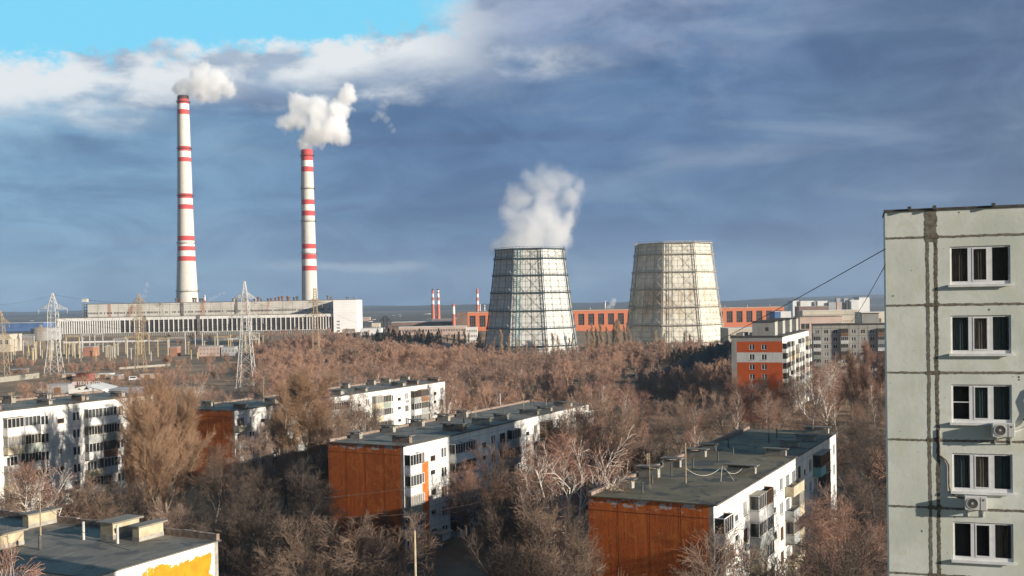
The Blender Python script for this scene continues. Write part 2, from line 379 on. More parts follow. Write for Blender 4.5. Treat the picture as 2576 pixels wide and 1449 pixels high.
# ------------------------------------------------------------------ power plant
def banded(name, label, cx_px, depth, edges, bands, zb, nn=40, group=None, ringz=(), mats=None):
    """tall stack: edges = [(y_px, left_px, right_px)], bands = [(y_px_of_lower_end, material index)] from the top"""
    c = P(cx_px, edges[-1][0], depth); base = Vector((c.x, depth, zb))
    top = P((edges[0][1]+edges[0][2])/2, edges[0][0], depth)
    pr = []
    for y, l, r in edges:
        q = P((l+r)/2, y, depth); pr.append((q.z-zb, (r-l)/2*depth/FPX))
    pr.sort(); zs = np.array([a for a, _ in pr]); rs = np.array([a for _, a in pr])
    def rad(z):
        if z < zs[0]: return rs[0]+(zs[0]-z)*(rs[0]-rs[1])/(zs[1]-zs[0])
        return float(np.interp(z, zs, rs))
    z = pr[-1][0]; prof = [(rad(z), z)]; mi = []
    for y, k in bands:
        q = P(cx_px, y, depth).z-zb
        q = max(q, 0); N = max(1, int((z-q)/12))
        for i in range(1, N+1):
            zz = z+(q-z)*i/N; prof.append((rad(zz), zz)); mi.append(k)
        z = q
        if z <= 0: break
    if z > 0: prof.append((rad(0), 0)); mi.append(bands[-1][1])
    prof.reverse(); mi.reverse()
    t = thing(name, label, 'chimney', base, 0, group)
    s = MB(); s.lathe(prof, nn, mi); zt = prof[-1][1]; rt = prof[-1][0]
    s.lathe([(rt, zt), (rt*.82, zt), (rt*.8, zt-8)], nn, [3, 3])
    s.build('shaft', mats, t, smooth=True)
    for y in ringz:
        q = P(cx_px, y, depth).z-zb; rr = rad(q); gm = MB()
        gm.lathe([(rr+.05, q-.25), (rr+1.5, q-.25), (rr+1.5, q), (rr+.05, q)], nn, [0]*3)
        gm.lathe([(rr+1.45, q+1.25), (rr+1.55, q+1.25), (rr+1.55, q+1.4), (rr+1.45, q+1.4)], nn, [0]*3)
        for i in range(20):
            a = 2*math.pi*i/20; gm.bar((math.cos(a)*(rr+1.5), math.sin(a)*(rr+1.5), q), (math.cos(a)*(rr+1.5), math.sin(a)*(rr+1.5), q+1.3), .09, 0, 3)
        gm.build('gallery', dark_steel, t)
    if ringz:
        lm = MB(); a = math.radians(200)
        zq = np.linspace(4, zt-1, 30)
        for s1 in (-.35, .35):
            for z0, z1 in zip(zq[:-1], zq[1:]):
                p0 = (math.cos(a)*(rad(z0)+.45)+s1*.3, math.sin(a)*(rad(z0)+.45)+s1, z0); p1 = (math.cos(a)*(rad(z1)+.45)+s1*.3, math.sin(a)*(rad(z1)+.45)+s1, z1)
                lm.bar(p0, p1, .16, 0, 3)
        lm.build('ladder', dark_steel, t)
    return t, top
stack_grey = paint_wall('stack_concrete', (.66, .63, .57), (.50, .47, .42), streak=.5, blot=.35, bump=.1)
stack_red = paint_wall('stack_red', (.56, .085, .085), (.42, .06, .06), streak=.3, bump=.1)
stack_white = paint_wall('stack_white', (.82, .79, .74), (.66, .62, .57), streak=.3, bump=.1)
soot = flat('soot', (.10, .055, .045), (.05, .035, .03), .3)
SM = [stack_grey, stack_red, stack_white, soot]
HALLY = 1100.0
c1 = [(250, 3), (261.8, 1), (276.3, 2), (288.6, 1), (368.8, 0), (380.9, 1), (396.8, 2), (407.7, 1), (487.7, 0), (499.4, 1), (515, 2), (526.8, 1), (594, 0), (606, 1), (620, 2), (631, 1), (645, 2), (657, 1), (900, 0)]
ch1, top1 = banded('power_station_chimney', 'taller red and white banded concrete chimney behind the long hall', 472, 1160,
    [(241, 443, 469.5), (527, 446.5, 482.5), (640, 447, 489), (757, 447, 499)], c1, 5.5, ringz=(257, 374, 493, 612, 733), mats=SM)
c2 = [(404.4, 1), (419.7, 2), (432.9, 1), (502.7, 0), (515, 1), (530.4, 2), (543.2, 1), (614, 0), (626, 1), (640, 2), (652, 1), (669, 2), (681, 1), (900, 0)]
ch2, top2 = banded('power_station_chimney', 'shorter red and white banded chimney under the big heart-shaped steam cloud', 780, 1165,
    [(376.8, 757, 784.6), (543, 759.6, 791.2), (660, 761, 796), (752, 762, 799.5)], c2, 5.5, ringz=(392, 475, 557, 638), mats=SM)

# turbine hall, boiler house, end block
pl_white = flat('cladding_panel', (.62, .60, .54), (.50, .48, .42), .05, .7, detail=7)
m, t, b = newmat('boiler_house_cladding')
v = t.new('ShaderNodeTexCoord').outputs['Object']
c = t.mix(t.ss(t.noise(v, .06, 5, .6), .4, .65), (.64, .61, .55), (.50, .47, .41))
c = t.mix(t.m('MULTIPLY', t.ss(t.noise(t.vm('MULTIPLY', v, (1, 1, .25)), .07, 5, .6, .8), .56, .70), .75), c, (.38, .17, .08))
c = t.mix(t.m('MULTIPLY', t.ss(t.noise(t.vm('MULTIPLY', v, (1, 1, .5)), .11, 6, .65, .8), .58, .72), .7), c, (.16, .13, .11))
t.put(b.inputs['Base Color'], c); boiler_m = m; b.inputs['Roughness'].default_value = .8
dark_glazing = flat('dark_glazing', (.028, .024, .024), (.055, .046, .044), .25, .5, spec=.2)
grey_glazing = flat('grey_glazing', (.16, .16, .15), (.10, .10, .095), .6, .4)
stain_steel = flat('stained_steel', (.22, .20, .18), (.13, .115, .10), .4)
rust = flat('rusty_steel', (.26, .11, .05), (.16, .075, .045), .6)
def XZ(px, py, d): q = P(px, py, d); return q.x, q.z
zb = 5.0
x0, _ = XZ(145, 830, HALLY); x1, _ = XZ(838, 830, HALLY)
zr = P(500, 795, HALLY).z; f1 = P(500, 802.5, HALLY).z; f0 = P(500, 833.5, HALLY).z; s0 = P(500, 846, HALLY).z
hall = thing('turbine_hall', 'long white turbine hall with a tall band of dark glazing between white fins', 'power station hall', (x0, HALLY, zb))
Lh = x1-x0; ZR, F1, F0, S0 = zr-zb, f1-zb, f0-zb, s0-zb
mb = MB()
mb.quad((0,0,0),(Lh,0,0),(Lh,0,S0),(0,0,S0)); mb.quad((0,0,F1),(Lh,0,F1),(Lh,0,ZR),(0,0,ZR))
mb.quad((0,0,0),(0,0,ZR),(0,30,ZR),(0,30,0)); mb.quad((Lh,0,0),(Lh,30,0),(Lh,30,ZR),(Lh,0,ZR))
mb.quad((0,.6,F0),(Lh,.6,F0),(Lh,0,F0),(0,0,F0)); mb.quad((0,0,F1),(Lh,0,F1),(Lh,.6,F1),(0,.6,F1))
for i in range(1, 40): mb.box(i*Lh/40-.08, i*Lh/40+.08, -.04, .0, F1, ZR-.2, 1); mb.box(i*Lh/40-.08, i*Lh/40+.08, -.04, 0, .3, S0, 1)
for k in (1.6, 3.2): mb.box(0, Lh, -.03, 0, S0-k-.06, S0-k, 1)
mb.box(0, Lh, -.15, .02, F0-.35, F0, 0)
mb.build('wall', [sheet_white, stain_steel], hall)
mb = MB(); mb.box(-.3, Lh+.3, -.3, 30, ZR, ZR+.5); mb.build('roof', stain_steel, hall)
mb = MB(); mb.quad((0,.55,F0),(Lh,.55,F0),(Lh,.55,F1),(0,.55,F1))
for k in range(1, 6): mb.box(0, Lh, .48, .55, F0+(F1-F0)*k/6-.07, F0+(F1-F0)*k/6+.07, 1)
mb.build('glazing_band', [dark_glazing, stain_steel], hall)
xx = 0.; xs_f = []
while xx < Lh:
    q = xx/Lh; step = 2.35 if q < .22 else (5.0 if q < .84 else (4.2 if q < .9 else 2.8)); xs_f.append((xx, .95 if q < .22 else .8)); xx += step
for xx, w in xs_f:
    mb = MB(); mb.box(xx, xx+w, -.35, .5, F0, F1); mb.build('fin', sheet_white, hall)
mb = MB(); mb.quad((0,.15,S0),(Lh,.15,S0),(Lh,.15,F0-.35),(0,.15,F0-.35), 0)
for i in range(int(Lh/1.9)): mb.box(i*1.9, i*1.9+.35, .02, .15, S0, F0-.4, 1)
mb.build('lower_window_strip', [grey_glazing, old_white], hall)
for px in (364, 500):
    xx = XZ(px, 820, HALLY)[0]-x0; mb = MB(); mb.box(xx-1.5, xx+1.5, -.8, .0, 0, ZR+1.5); mb.build('downpipe_duct', stain_steel, hall)
BY = HALLY+30
x0b, _ = XZ(221, 800, BY); x1b, _ = XZ(840, 800, BY); zt = P(530, 760.5, BY).z
bo = thing('boiler_house', 'long grey boiler house with rust and soot stains above the finned hall', 'power station building', (x0b, BY, zb))
Lb = x1b-x0b; ZT = zt-zb
mb = MB(); w1 = ZT-8.7; w0 = ZT-10.4
mb.quad((0,0,0),(Lb,0,0),(Lb,0,w0),(0,0,w0)); mb.quad((0,0,w1),(Lb,0,w1),(Lb,0,ZT),(0,0,ZT)); mb.quad((0,0,0),(0,0,ZT),(0,45,ZT),(0,45,0))
mb.quad((Lb,0,0),(Lb,45,0),(Lb,45,ZT),(Lb,0,ZT))
mb.quad((0,0,w0),(Lb,0,w0),(Lb,.4,w0),(0,.4,w0))
for i in range(0, 25): mb.box(i*Lb/24-.12, i*Lb/24+.12, -.05, 0, 0, ZT, 1)
for k in range(1, 9):
    z = ZT-k*2.1
    if not w0 < z < w1: mb.box(0, Lb, -.04, 0, z-.07, z+.07, 1)
mb.build('wall', [boiler_m, stain_steel], bo)
mb = MB(); mb.quad((0,.35,w0),(Lb,.35,w0),(Lb,.35,w1),(0,.35,w1), 0)
r_ = random.Random(3)
for i in range(int(Lb/1.5)):
    mb.box(i*1.5, i*1.5+(.45 if r_.random() < .8 else 1.5), .1, .35, w0, w1, 1)
mb.build('window_strip', [dark_glazing, boiler_m], bo)
mb = MB(); mb.box(-.3, Lb+.3, -.3, 45, ZT, ZT+.6); mb.build('roof', stain_steel, bo)
for px in (459, 595): 
    xx = XZ(px, 780, BY)[0]-x0b; mb = MB(); mb.box(xx-1.4, xx+1.4, -.6, 0, ZT-17, ZT+.4); mb.build('downpipe_duct', stain_steel, bo)
# stair tower at the left end
mb = MB()
for a, b_ in (((0,0),(4,0)),((4,0),(4,4)),((4,4),(0,4)),((0,4),(0,0))):
    mb.bar((-6+a[0], 2+a[1], ZT-22), (-6+a[0], 2+a[1], ZT+3), .3); 
    for k in range(8): mb.bar((-6+a[0],2+a[1],ZT-22+k*3),(-6+b_[0],2+b_[1],ZT-22+k*3+1.5),.18)
mb.box(-6.6, -1.4, 1.4, 6.6, ZT+2.6, ZT+6.0, 1)
mb.build('stair_tower', [stain_steel, pl_white], bo)
# roof ventilators: each a short dark stack
r_ = random.Random(5)
for px in [443, 452, 486, 493, 504, 510, 648, 657, 676, 684, 692, 702, 712, 722, 728, 741, 748, 826, 833, 640, 585, 597, 612, 621]:
    xx = XZ(px+r_.uniform(-2, 2), 760, BY+6)[0]-x0b; h = r_.uniform(3, 5.5); mb = MB()
    mb.lathe([(1.0, ZT+.5), (1.0, ZT+h*.7), (1.5, ZT+h*.72), (1.5, ZT+h)], 8, [0, 0, 0], xx, 6, capt=True)
    mb.build('roof_ventilator', r_.choice([dark_steel, rust, rust, stain_steel]), bo)
x0e, _ = XZ(839, 800, HALLY-2); x1e, _ = XZ(898, 800, HALLY-2); ze = P(868, 754.5, HALLY).z
eb = thing('end_block', 'plain white end block closing the power station hall, with a few small windows low down', 'power station building', (x0e, HALLY-2, zb))
Le = x1e-x0e; ZE = ze-zb; mb = MB()
hl = []
for k in range(4):
    z = 13.2-k*3.3 if k < 3 else 3.2
    hl.append((3, 6.3, z, z+1.3+(k == 3)*.5))
hl.append((10.5, 21.5, 3.0, 6.2))
mb.wall(0, Le, 0, ZE, 0, hl, 0, .4); mb.quad((0,0,0),(0,0,ZE),(0,40,ZE),(0,40,0)); mb.quad((Le,0,0),(Le,40,0),(Le,40,ZE),(Le,0,ZE))
for k in range(1, 13): mb.box(0, Le, -.03, 0, ZE-k*2.6-.03, ZE-k*2.6+.03, 1) if all(not h[2]-.1 < ZE-k*2.6 < h[3]+.1 for h in hl) else None
mb.build('wall', [flat('end_block_white', (.88, .88, .86), (.80, .79, .77), .06, .6), joint_thin], eb); mb = MB(); mb.box(-.2, Le+.2, -.2, 40, ZE, ZE+.5); mb.build('roof', stain_steel, eb)
for h in hl:
    mb = MB(); mb.quad((h[0],.35,h[2]),(h[1],.35,h[2]),(h[1],.35,h[3]),(h[0],.35,h[3]))
    nb = max(3, int((h[1]-h[0])/1.1))
    for i in range(nb+1): q = h[0]+(h[1]-h[0])*i/nb; mb.box(q-.09, q+.09, .22, .33, h[2], h[3], 1)
    mb.build('window', [grey_glazing, white_pvc], eb)
for px in (870, 874, 888):
    xx = XZ(px, 760, HALLY)[0]-x0e; mb = MB(); mb.lathe([(.5, ZE+.4), (.5, ZE+2.2), (.8, ZE+2.3), (.8, ZE+3)], 8, [0]*3, xx, 8, capt=True); mb.build('roof_ventilator', stain_steel, eb)

# cooling towers: octagonal, sheet clad, with an outer steel frame
m, t, b = newmat('tower_sheeting')
v = t.new('ShaderNodeTexCoord').outputs['Object']
c = t.mix(t.ss(t.noise(v, .12, 5, .65), .35, .65), (.82, .81, .76), (.70, .68, .62))
zz = t.sep(v)[2]
c = t.mix(t.m('MULTIPLY', t.m('LESS_THAN', t.m('FRACT', t.m('MULTIPLY', zz, .385)), .06), .35), c, (.2, .19, .17))
c = t.mix(t.m('MULTIPLY', t.ss(t.noise(t.vm('MULTIPLY', v, (1, 1, .12)), .55, 5, .7), .5, .75), .55), c, (.46, .41, .33))
tower_sheet = m; t.put(b.inputs['Base Color'], c); b.inputs['Roughness'].default_value = .8
m, t, b = newmat('tower_sheeting_yellowed')
v = t.new('ShaderNodeTexCoord').outputs['Object']
c = t.mix(t.ss(t.noise(v, .12, 5, .65), .35, .65), (.80, .77, .67), (.69, .65, .54))
zz = t.sep(v)[2]
c = t.mix(t.m('MULTIPLY', t.m('LESS_THAN', t.m('FRACT', t.m('MULTIPLY', zz, .385)), .06), .35), c, (.2, .17, .13))
k_ = t.m('MULTIPLY', t.ss(t.m('ABSOLUTE', t.m('SUBTRACT', zz, 33)), 16, 2), t.ss(t.noise(t.vm('MULTIPLY', v, (1, 1, .3)), .22, 5, .7, .6), .42, .62))
c = t.mix(t.m('MULTIPLY', k_, .7), c, (.42, .25, .11))
tower_sheet_y = m; t.put(b.inputs['Base Color'], c); b.inputs['Roughness'].default_value = .8
tower_steel_blue = flat('tower_frame_blue', (.05, .085, .11), (.11, .14, .16), .5, .6)
tower_steel_grey = flat('tower_frame_grey', (.42, .41, .37), (.30, .28, .24), .5, .6)
tower_steel_pale = flat('tower_frame_pale', (.66, .64, .58), (.52, .5, .45), .5, .6)
def cooling_tower(label, pxc, depth, top, bot, rot, sheet, steel, levels, zb=0.):
    """top/bot = (y_px, width_px)"""
    c = P(pxc, bot[0], depth); t = thing('cooling_tower', label, 'cooling tower', (c.x, depth, zb), 0, 'cooling towers')
    k = depth/FPX; zt = P(pxc, top[0], depth).z-zb; zlo = 0.
    rt = top[1]*k/2/.96; rb = bot[1]*k/2/.96
    dz = P(pxc, bot[0], depth).z-zb
    def rad(z): q = (z-dz)/(zt-dz); return rb+(rt-rb)*(q*.86+.14*(1-(1-max(q, 0))**2))
    lv = [P(pxc, y, depth).z-zb for y in levels]
    zs = sorted(set([zlo, zt]+[z for z in lv if zlo < z < zt]))
    a0 = [R(-90+22.5+rot+45*i) for i in range(8)]
    def cor(i, z, off=0): r = rad(z)+off; return Vector((math.cos(a0[i % 8])*r, math.sin(a0[i % 8])*r, z))
    mb = MB()
    for i in range(8):
        for z0, z1 in zip(zs[:-1], zs[1:]): mb.quad(cor(i, z0), cor(i+1, z0), cor(i+1, z1), cor(i, z1))
    for i in range(8): mb.quad(cor(i, zt), cor(i+1, zt), cor(i+1, zt-4, -1.2), cor(i, zt-4, -1.2))
    mb.build('shell', sheet, t)
    # horizontal gallery rings
    for z in zs[1:]:
        mb = MB()
        for i in range(8):
            a, b2 = cor(i, z, 1.7), cor(i+1, z, 1.7); mb.bar(a, b2, .36, 0, 4)
            a2, b3 = cor(i, z, .1), cor(i+1, z, .1); mb.quad(a2+Vector((0,0,.1)), a+Vector((0,0,.1)), b2+Vector((0,0,.1)), b3+Vector((0,0,.1)), 0)
            mb.bar(a+Vector((0,0,1.2)), b2+Vector((0,0,1.2)), .10, 0, 3)
            for j in range(9): q = a.lerp(b2, j/8); mb.bar(q, q+Vector((0,0,1.25)), .10, 0, 3)
        mb.build('gallery', steel, t)
    # frame: corner lattice posts, intermediate ribs, cross braces
    for i in range(8):
        mb = MB()
        for z0, z1 in zip(zs[:-1], zs[1:]):
            for dd in (-.55, .55):
                tv = Vector((-math.sin(a0[i]), math.cos(a0[i]), 0))*dd
                mb.bar(cor(i, z0, .9)+tv, cor(i, z1, .9)+tv, .24, 0, 4, cap=False)
            NS = 6
            for s_ in range(NS):
                za, zc = z0+(z1-z0)*s_/NS, z0+(z1-z0)*(s_+1)/NS; tv = Vector((-math.sin(a0[i]), math.cos(a0[i]), 0))*.55*(1 if s_ % 2 else -1)
                mb.bar(cor(i, za, .9)-tv, cor(i, zc, .9)+tv, .11, 0, 3, cap=False)
        mb.build('corner_post', steel, t)
        mb = MB(); 
        for z0, z1 in zip(zs[:-1], zs[1:]):
            for q in (1/6, 1/3, .5, 2/3, 5/6):
                mb.bar(cor(i, z0, .7).lerp(cor(i+1, z0, .7), q), cor(i, z1, .7).lerp(cor(i+1, z1, .7), q), (.17 if q in (1/3, 2/3) else .08), 0, 3, cap=False)
            A, B, C_, D = cor(i, z0, .9), cor(i+1, z0, .9), cor(i+1, z1, .9), cor(i, z1, .9)
            AB, DC = A.lerp(B, .5), D.lerp(C_, .5)
            [mb.bar(p_, q_, .13, 1, 3, cap=False) for p_, q_ in ((A, DC), (AB, D), (AB, C_), (B, DC))]
            for q in (.33, .66):
                zq = z0+(z1-z0)*q; mb.bar(cor(i, zq, .5), cor(i+1, zq, .5), .09, 0, 3, cap=False)
        mb.build('face_frame', [steel, tower_steel_pale], t)
    # ladder shaft up the front face
    mb = MB(); a = R(-90+rot-13)
    def lp(z, o): r = rad(z)*math.cos(R(22.5))/math.cos(R(-13)) + .9; return Vector((math.cos(a)*r+o, math.sin(a)*r-.3, z))
    for o in (-.9, .9):
        for z0, z1 in zip(zs[:-1], zs[1:]): mb.bar(lp(z0, o), lp(z1, o), .22, 0, 4)
    z = 1.
    while z < zt-1: mb.bar(lp(z, -.9), lp(z, .9), .13, 0, 3); z += 1.2
    mb.build('ladder', teal_paint if steel is tower_steel_blue else steel, t)
    return t
ct1 = cooling_tower('steaming octagonal cooling tower with dark blue steel frame', 1338, 725, (629, 166), (886, 233), -6, tower_sheet, tower_steel_blue, [629, 653, 694, 737, 781, 824, 867])
ct2 = cooling_tower('yellowed octagonal cooling tower without steam, beside the steaming one', 1697, 735, (615, 180), (878, 246), 0, tower_sheet_y, tower_steel_grey, [615, 643, 686, 728, 772, 816, 858])

# ------------------------------------------------------------------ five-storey panel blocks
ANG = math.atan2(.888, .46)
ST = 2.8
yellow_gable_ = None; gable_joint = flat('gable_joint', (.16, .04, .015), (.30, .08, .02), 2.5, .9)
WIN_GL = [glass, glass, glass, glass_l, glass_w]
_wm = {}
def window_mesh(w, h, fr, gl, kind=2):
    key = ('w', w, h, fr.name, gl.name, kind)
    if key in _wm: return _wm[key]
    mb = MB(); t = .075; y0, y1 = .045, .115
    mb.box(0, w, y0, y1, 0, t); mb.box(0, w, y0, y1, h-t, h); mb.box(0, t, y0, y1, t, h-t); mb.box(w-t, w, y0, y1, t, h-t)
    if kind == 2: mb.box(w*.5-.06, w*.5+.06, y0-.01, y1-.002, t, h-t); mb.box(w*.5+.1, w*.5+.16, y0-.006, y1-.02, t, h-t)
    if kind == 3:
        for q in (.34, .66): mb.box(w*q-.06, w*q+.06, y0-.01, y1-.002, t, h-t)
    mb.quad((t,.10,t),(w-t,.10,t),(w-t,.10,h-t),(t,.10,h-t), 1)
    mb.box(-.06, w+.06, -.10, .042, -.05, 0, 2)
    me = mb.mesh('window', [fr, gl, galv]); _wm[key] = me; return me
BAL = []
def balcony_mesh(w, par, fr, gl, glazed, hood):
    key = ('b', w, par.name, fr.name, gl.name, glazed, hood)
    if key in _wm: return _wm[key]
    d = 1.0; mb = MB()
    mb.box(0, w, -d, 0, -.16, 0, 1)
    mb.box(.0, w, -d-.04, -d+.02, -.12, 1.02, 0); mb.box(-.02, .04, -d+.02, 0, -.12, 1.02, 0); mb.box(w-.04, w+.02, -d+.02, 0, -.12, 1.02, 0)
    mb.box(-.05, w+.05, -d-.08, -d+.05, 1.02, 1.08, 1)
    a = mb.mesh('balcony', [par, concrete]); gm = None
    if glazed:
        g = MB(); t = .06
        g.box(0, w, -d-.02, -d+.04, 1.08, 1.15); g.box(0, w, -d-.02, -d+.04, 2.52, 2.60)
        nn = 4 if fr is white_pvc else 5
        for i in range(nn+1):
            q = i*(w-t)/nn; g.box(q, q+t, -d-.025, -d+.045, 1.15, 2.52)
        g.box(0, .06, -.06, 0, 1.08, 2.6); g.box(w-.06, w, -.06, 0, 1.08, 2.6); g.box(0, .05, -d+.05, -.06, 1.08, 1.15); g.box(0, .05, -d+.05, -.06, 2.52, 2.6); g.box(w-.05, w, -d+.05, -.06, 2.52, 2.6)
        g.quad((0,-d+.01,1.1),(w,-d+.01,1.1),(w,-d+.01,2.55),(0,-d+.01,2.55), 1)
        g.quad((.02,-d,1.1),(.02,0,1.1),(.02,0,2.55),(.02,-d,2.55), 1); g.quad((w-.02,-d,1.1),(w-.02,0,1.1),(w-.02,0,2.55),(w-.02,-d,2.55), 1)
        if hood: g.box(-.08, w+.08, -d-.14, .0, 2.602, 2.66, 2)
        gm = g.mesh('glazing', [fr, gl, concrete])
    _wm[key] = (a, gm); return _wm[key]
BSTY = [(bal_white, white_pvc, glass, 1, 1), (bal_white, white_pvc, glass_l, 1, 0), (bal_grey, old_white, glass, 1, 0), (bal_cream, old_white, glass_w, 1, 1),
        (bal_grey, wood_frame, glass, 1, 0), (bal_brown, wood_frame, glass_l, 1, 1), (bal_green, old_white, glass, 1, 0), (bal_white, white_pvc, glass, 1, 1), (bal_cream, old_white, glass, 0, 0), (bal_grey, white_pvc, glass, 0, 0)]
def vent_chamber(par, x, y, L=3.0, Wd=.8, H=.75, z=0, mw=None, along='y', slab=bitumen2):
    mb = MB()
    a, b = (Wd, L) if along == 'y' else (L, Wd)
    mb.box(x-a/2, x+a/2, y-b/2, y+b/2, z-.02, z+H, 0)
    mb.box(x-a/2-.28, x+a/2+.28, y-b/2-.3, y+b/2+.3, z+H+.22, z+H+.33, 1)
    for sx in (-1, 1):
        for sy in (-1, 1): mb.box(x+sx*(a/2-.12)-.08, x+sx*(a/2-.12)+.08, y+sy*(b/2-.12)-.08, y+sy*(b/2-.12)+.08, z+H, z+H+.22, 0)
    return mb.build('vent_chamber', [mw or concrete, slab], par)
def panel_block(label, origin, L, ztop, zbase, end_mat, wall_mat=white_panel, roof_mat=bitumen, pattern='BWSWB', seed=1, W=12.6, ang=ANG, group='five-storey panel blocks of flats', styles=None,
                stripe=None, floors=5, vents='lines', back_curb=True, windows=True, jm=None, special=None, end_windows=(), open_share=.12, curb_h=.45):
    rnd = random.Random(seed)
    t = thing('apartment_block', label, 'apartment block', (origin[0], origin[1], zbase), ang, group)
    H = ztop-zbase; top_par = .95 if floors == 5 else 1.0
    fz = [H-top_par-ST*(k+1) for k in range(floors)]       # floor level of each storey, top first
    bay = 3.0; nb = int(L/bay); bay = L/nb
    holes = []; wins = []; bals = []
    for i in range(nb):
        c = pattern[i % len(pattern)]; xm = (i+.5)*bay
        for k, z in enumerate(fz):
            if z < -2.4: continue
            if c == 'W': wins.append((xm-.72, z+.85, 1.44, 1.45, 2))
            elif c == 'N': wins.append((xm-.45, z+.85, .9, 1.45, 1))
            elif c == 'S':
                if k < floors-1 or True: wins.append((xm-.68, z+1.55 if k else z+.75, 1.36, .78, 1)) if (z+1.5 > 1.2) else None
            elif c == 'B': bals.append((i*bay+.06, z, k, i)); wins.append((xm-.95, z+.1 if False else z+.75, 1.9, 1.5, 3))
    hol = [(x, x+w, z, z+h) for x, z, w, h, kd in wins if z > .3]
    mb = MB(); mats = [wall_mat, end_mat, jm or joint_thin, concrete, stripe[2] if stripe else wall_mat, gable_joint]
    mb.wall(0, L, 0, H, 0, hol, 0, .13)
    mb.quad((L,0,0),(L,W,0),(L,W,H),(L,0,H), 0); mb.quad((L,W,0),(0,W,0),(0,W,H),(L,W,H), 0)
    eh = [(W-y1, W-y0, z0, z1) for (y0, y1, z0, z1) in end_windows]
    sv = mb.T; mb.T = Matrix.Rotation(R(-90), 4, 'Z') @ Matrix.Translation((-W, 0, 0))
    mb.wall(.0, W-.45, 0, H, 0, eh, 1, .13); mb.wall(W-.45, W, 0, H, 0, [], 3)
    if not end_windows and end_mat in (orange_end, yellow_gable_):
        for q in (3.1, 6.3, 9.4): mb.wall(q-.03, q+.03, 0, H-.15, -.012, [], 5)
        mb.wall(.1, W-.5, H-1.28, H-1.22, -.010, [], 5)
    mb.T = sv
    for i in range(1, nb): mb.box(i*bay-.025, i*bay+.025, -.012, .0, 0, H, 2) if pattern[i % len(pattern)] != 'B' or pattern[(i-1) % len(pattern)] != 'B' else None
    for z in fz:
        if z+ST < H-.1:
            zz = z+ST
            if not any(a[2]-.03 < zz < a[3]+.03 for a in hol): mb.box(0, L, -.012, 0, zz-.025, zz+.025, 2)
    if stripe:
        sx0, sx1, _, sz1 = stripe[0], stripe[1], 0, stripe[3]
        hs = [(max(a, sx0), min(b, sx1), c_, d_) for a, b, c_, d_ in hol if a < sx1 and b > sx0]
        mb.wall(sx0, sx1, 0, sz1, -.016, hs, 4, .02)
    mb.build('wall', mats, t)
    # roof
    rb = MB(); rb.box(-.12, L+.12, -.22, W+.12, H, H+.10, 0); rb.box(-.12, L+.12, -.30, -.22, H-.05, H+.12, 1)
    roof = rb.build('roof', [roof_mat, felt_edge], t)
    if back_curb:
        cb = MB(); xx = 0.
        while xx < L:
            ln = rnd.uniform(.9, 1.5); cb.box(xx, min(L, xx+ln)-.04, W-.35, W+.1, H+.1, H+curb_h+rnd.uniform(-.03, .03), 0); xx += ln
        cb.build('parapet', brick if curb_h < .6 else brick, roof)
    zc = H+.1
    if vents == 'lines':
        for s_ in range(int(L/15)+1):
            xb = 3.2+s_*15
            for q in (xb, xb+8.5):
                if q > L-2: continue
                if rnd.random() < .85: vent_chamber(roof, q+rnd.uniform(-.8, .8), 2.1+rnd.uniform(-.3, .5), rnd.uniform(2.4, 3.5), .7, rnd.uniform(.5, .8), zc, mw=rnd.choice([concrete, concrete, brick]))
                if rnd.random() < .35: vent_chamber(roof, q+rnd.uniform(1.2, 2.0), 2.6, 2.6, .5, .4, zc)
                if rnd.random() < .6: vent_chamber(roof, q+1.6+rnd.uniform(-1, 1), W-1.7, rnd.uniform(1.6, 2.4), .75, rnd.uniform(.6, .9), zc)
        pm = 0
        for q in range(int(L/6)):
            pb = MB(); px, py = 2+q*6+rnd.uniform(-1, 1), rnd.uniform(3.5, W-3); pb.bar((px, py, zc), (px, py, zc+rnd.uniform(.8, 1.3)), .09, 0, 6); pb.build('vent_pipe', dark_steel, roof)
    for (x, z, w, h, kd) in wins:
        if z <= .3 or not windows: continue
        fr = white_pvc if rnd.random() < .72 else rnd.choice([wood_frame, old_white])
        link('window', window_mesh(w, h, fr, rnd.choice(WIN_GL), kd), t, (x, 0, z))
    sty = styles or BSTY
    for (x, z, k, i) in bals:
        if z < .2: continue
        stl = (special or {}).get((i, k)) or rnd.choice(sty)
        a, gm = balcony_mesh(bay-.12, *stl)
        bo_ = link('balcony', a, t, (x, 0, z))
        if gm: link('glazing', gm, bo_, (0, 0, 0))
    for i in range(nb):
        if pattern[i % len(pattern)] == 'S':
            mb = MB(); xm = (i+.5)*bay; mb.box(xm-1.6, xm+1.6, -2.2, -.02, 2.35, 2.5); mb.box(xm-1.5, xm-1.3, -2.1, -.1, 0, 2.35); mb.build('entrance_canopy', concrete, t)
            mb = MB(); mb.box(xm-.6, xm+.6, -.06, .02, .1, 2.2); mb.build('entrance_door', teal_paint if rnd.random() < .5 else bal_brown, t)
            if rnd.random() < .7: pass
    # air conditioners fixed to the facade belong to the building
    for q in range(int(L/9)):
        i = rnd.randrange(nb)
        if pattern[i % len(pattern)] == 'W':
            k = rnd.randrange(4); mb = MB(); xm = (i+.5)*bay; z = fz[k]+.15; mb.box(xm-.3, xm+.5, -.42, -.1, z, z+.52, 0); mb.box(xm-.22, xm+.2, -.435, -.42, z+.06, z+.46, 1); mb.box(xm-.2, xm+.4, -.1, 0, z-.05, z, 1)
            mb.build('air_conditioner_unit', [bal_white, dark_steel], t)
    return t, roof, zc
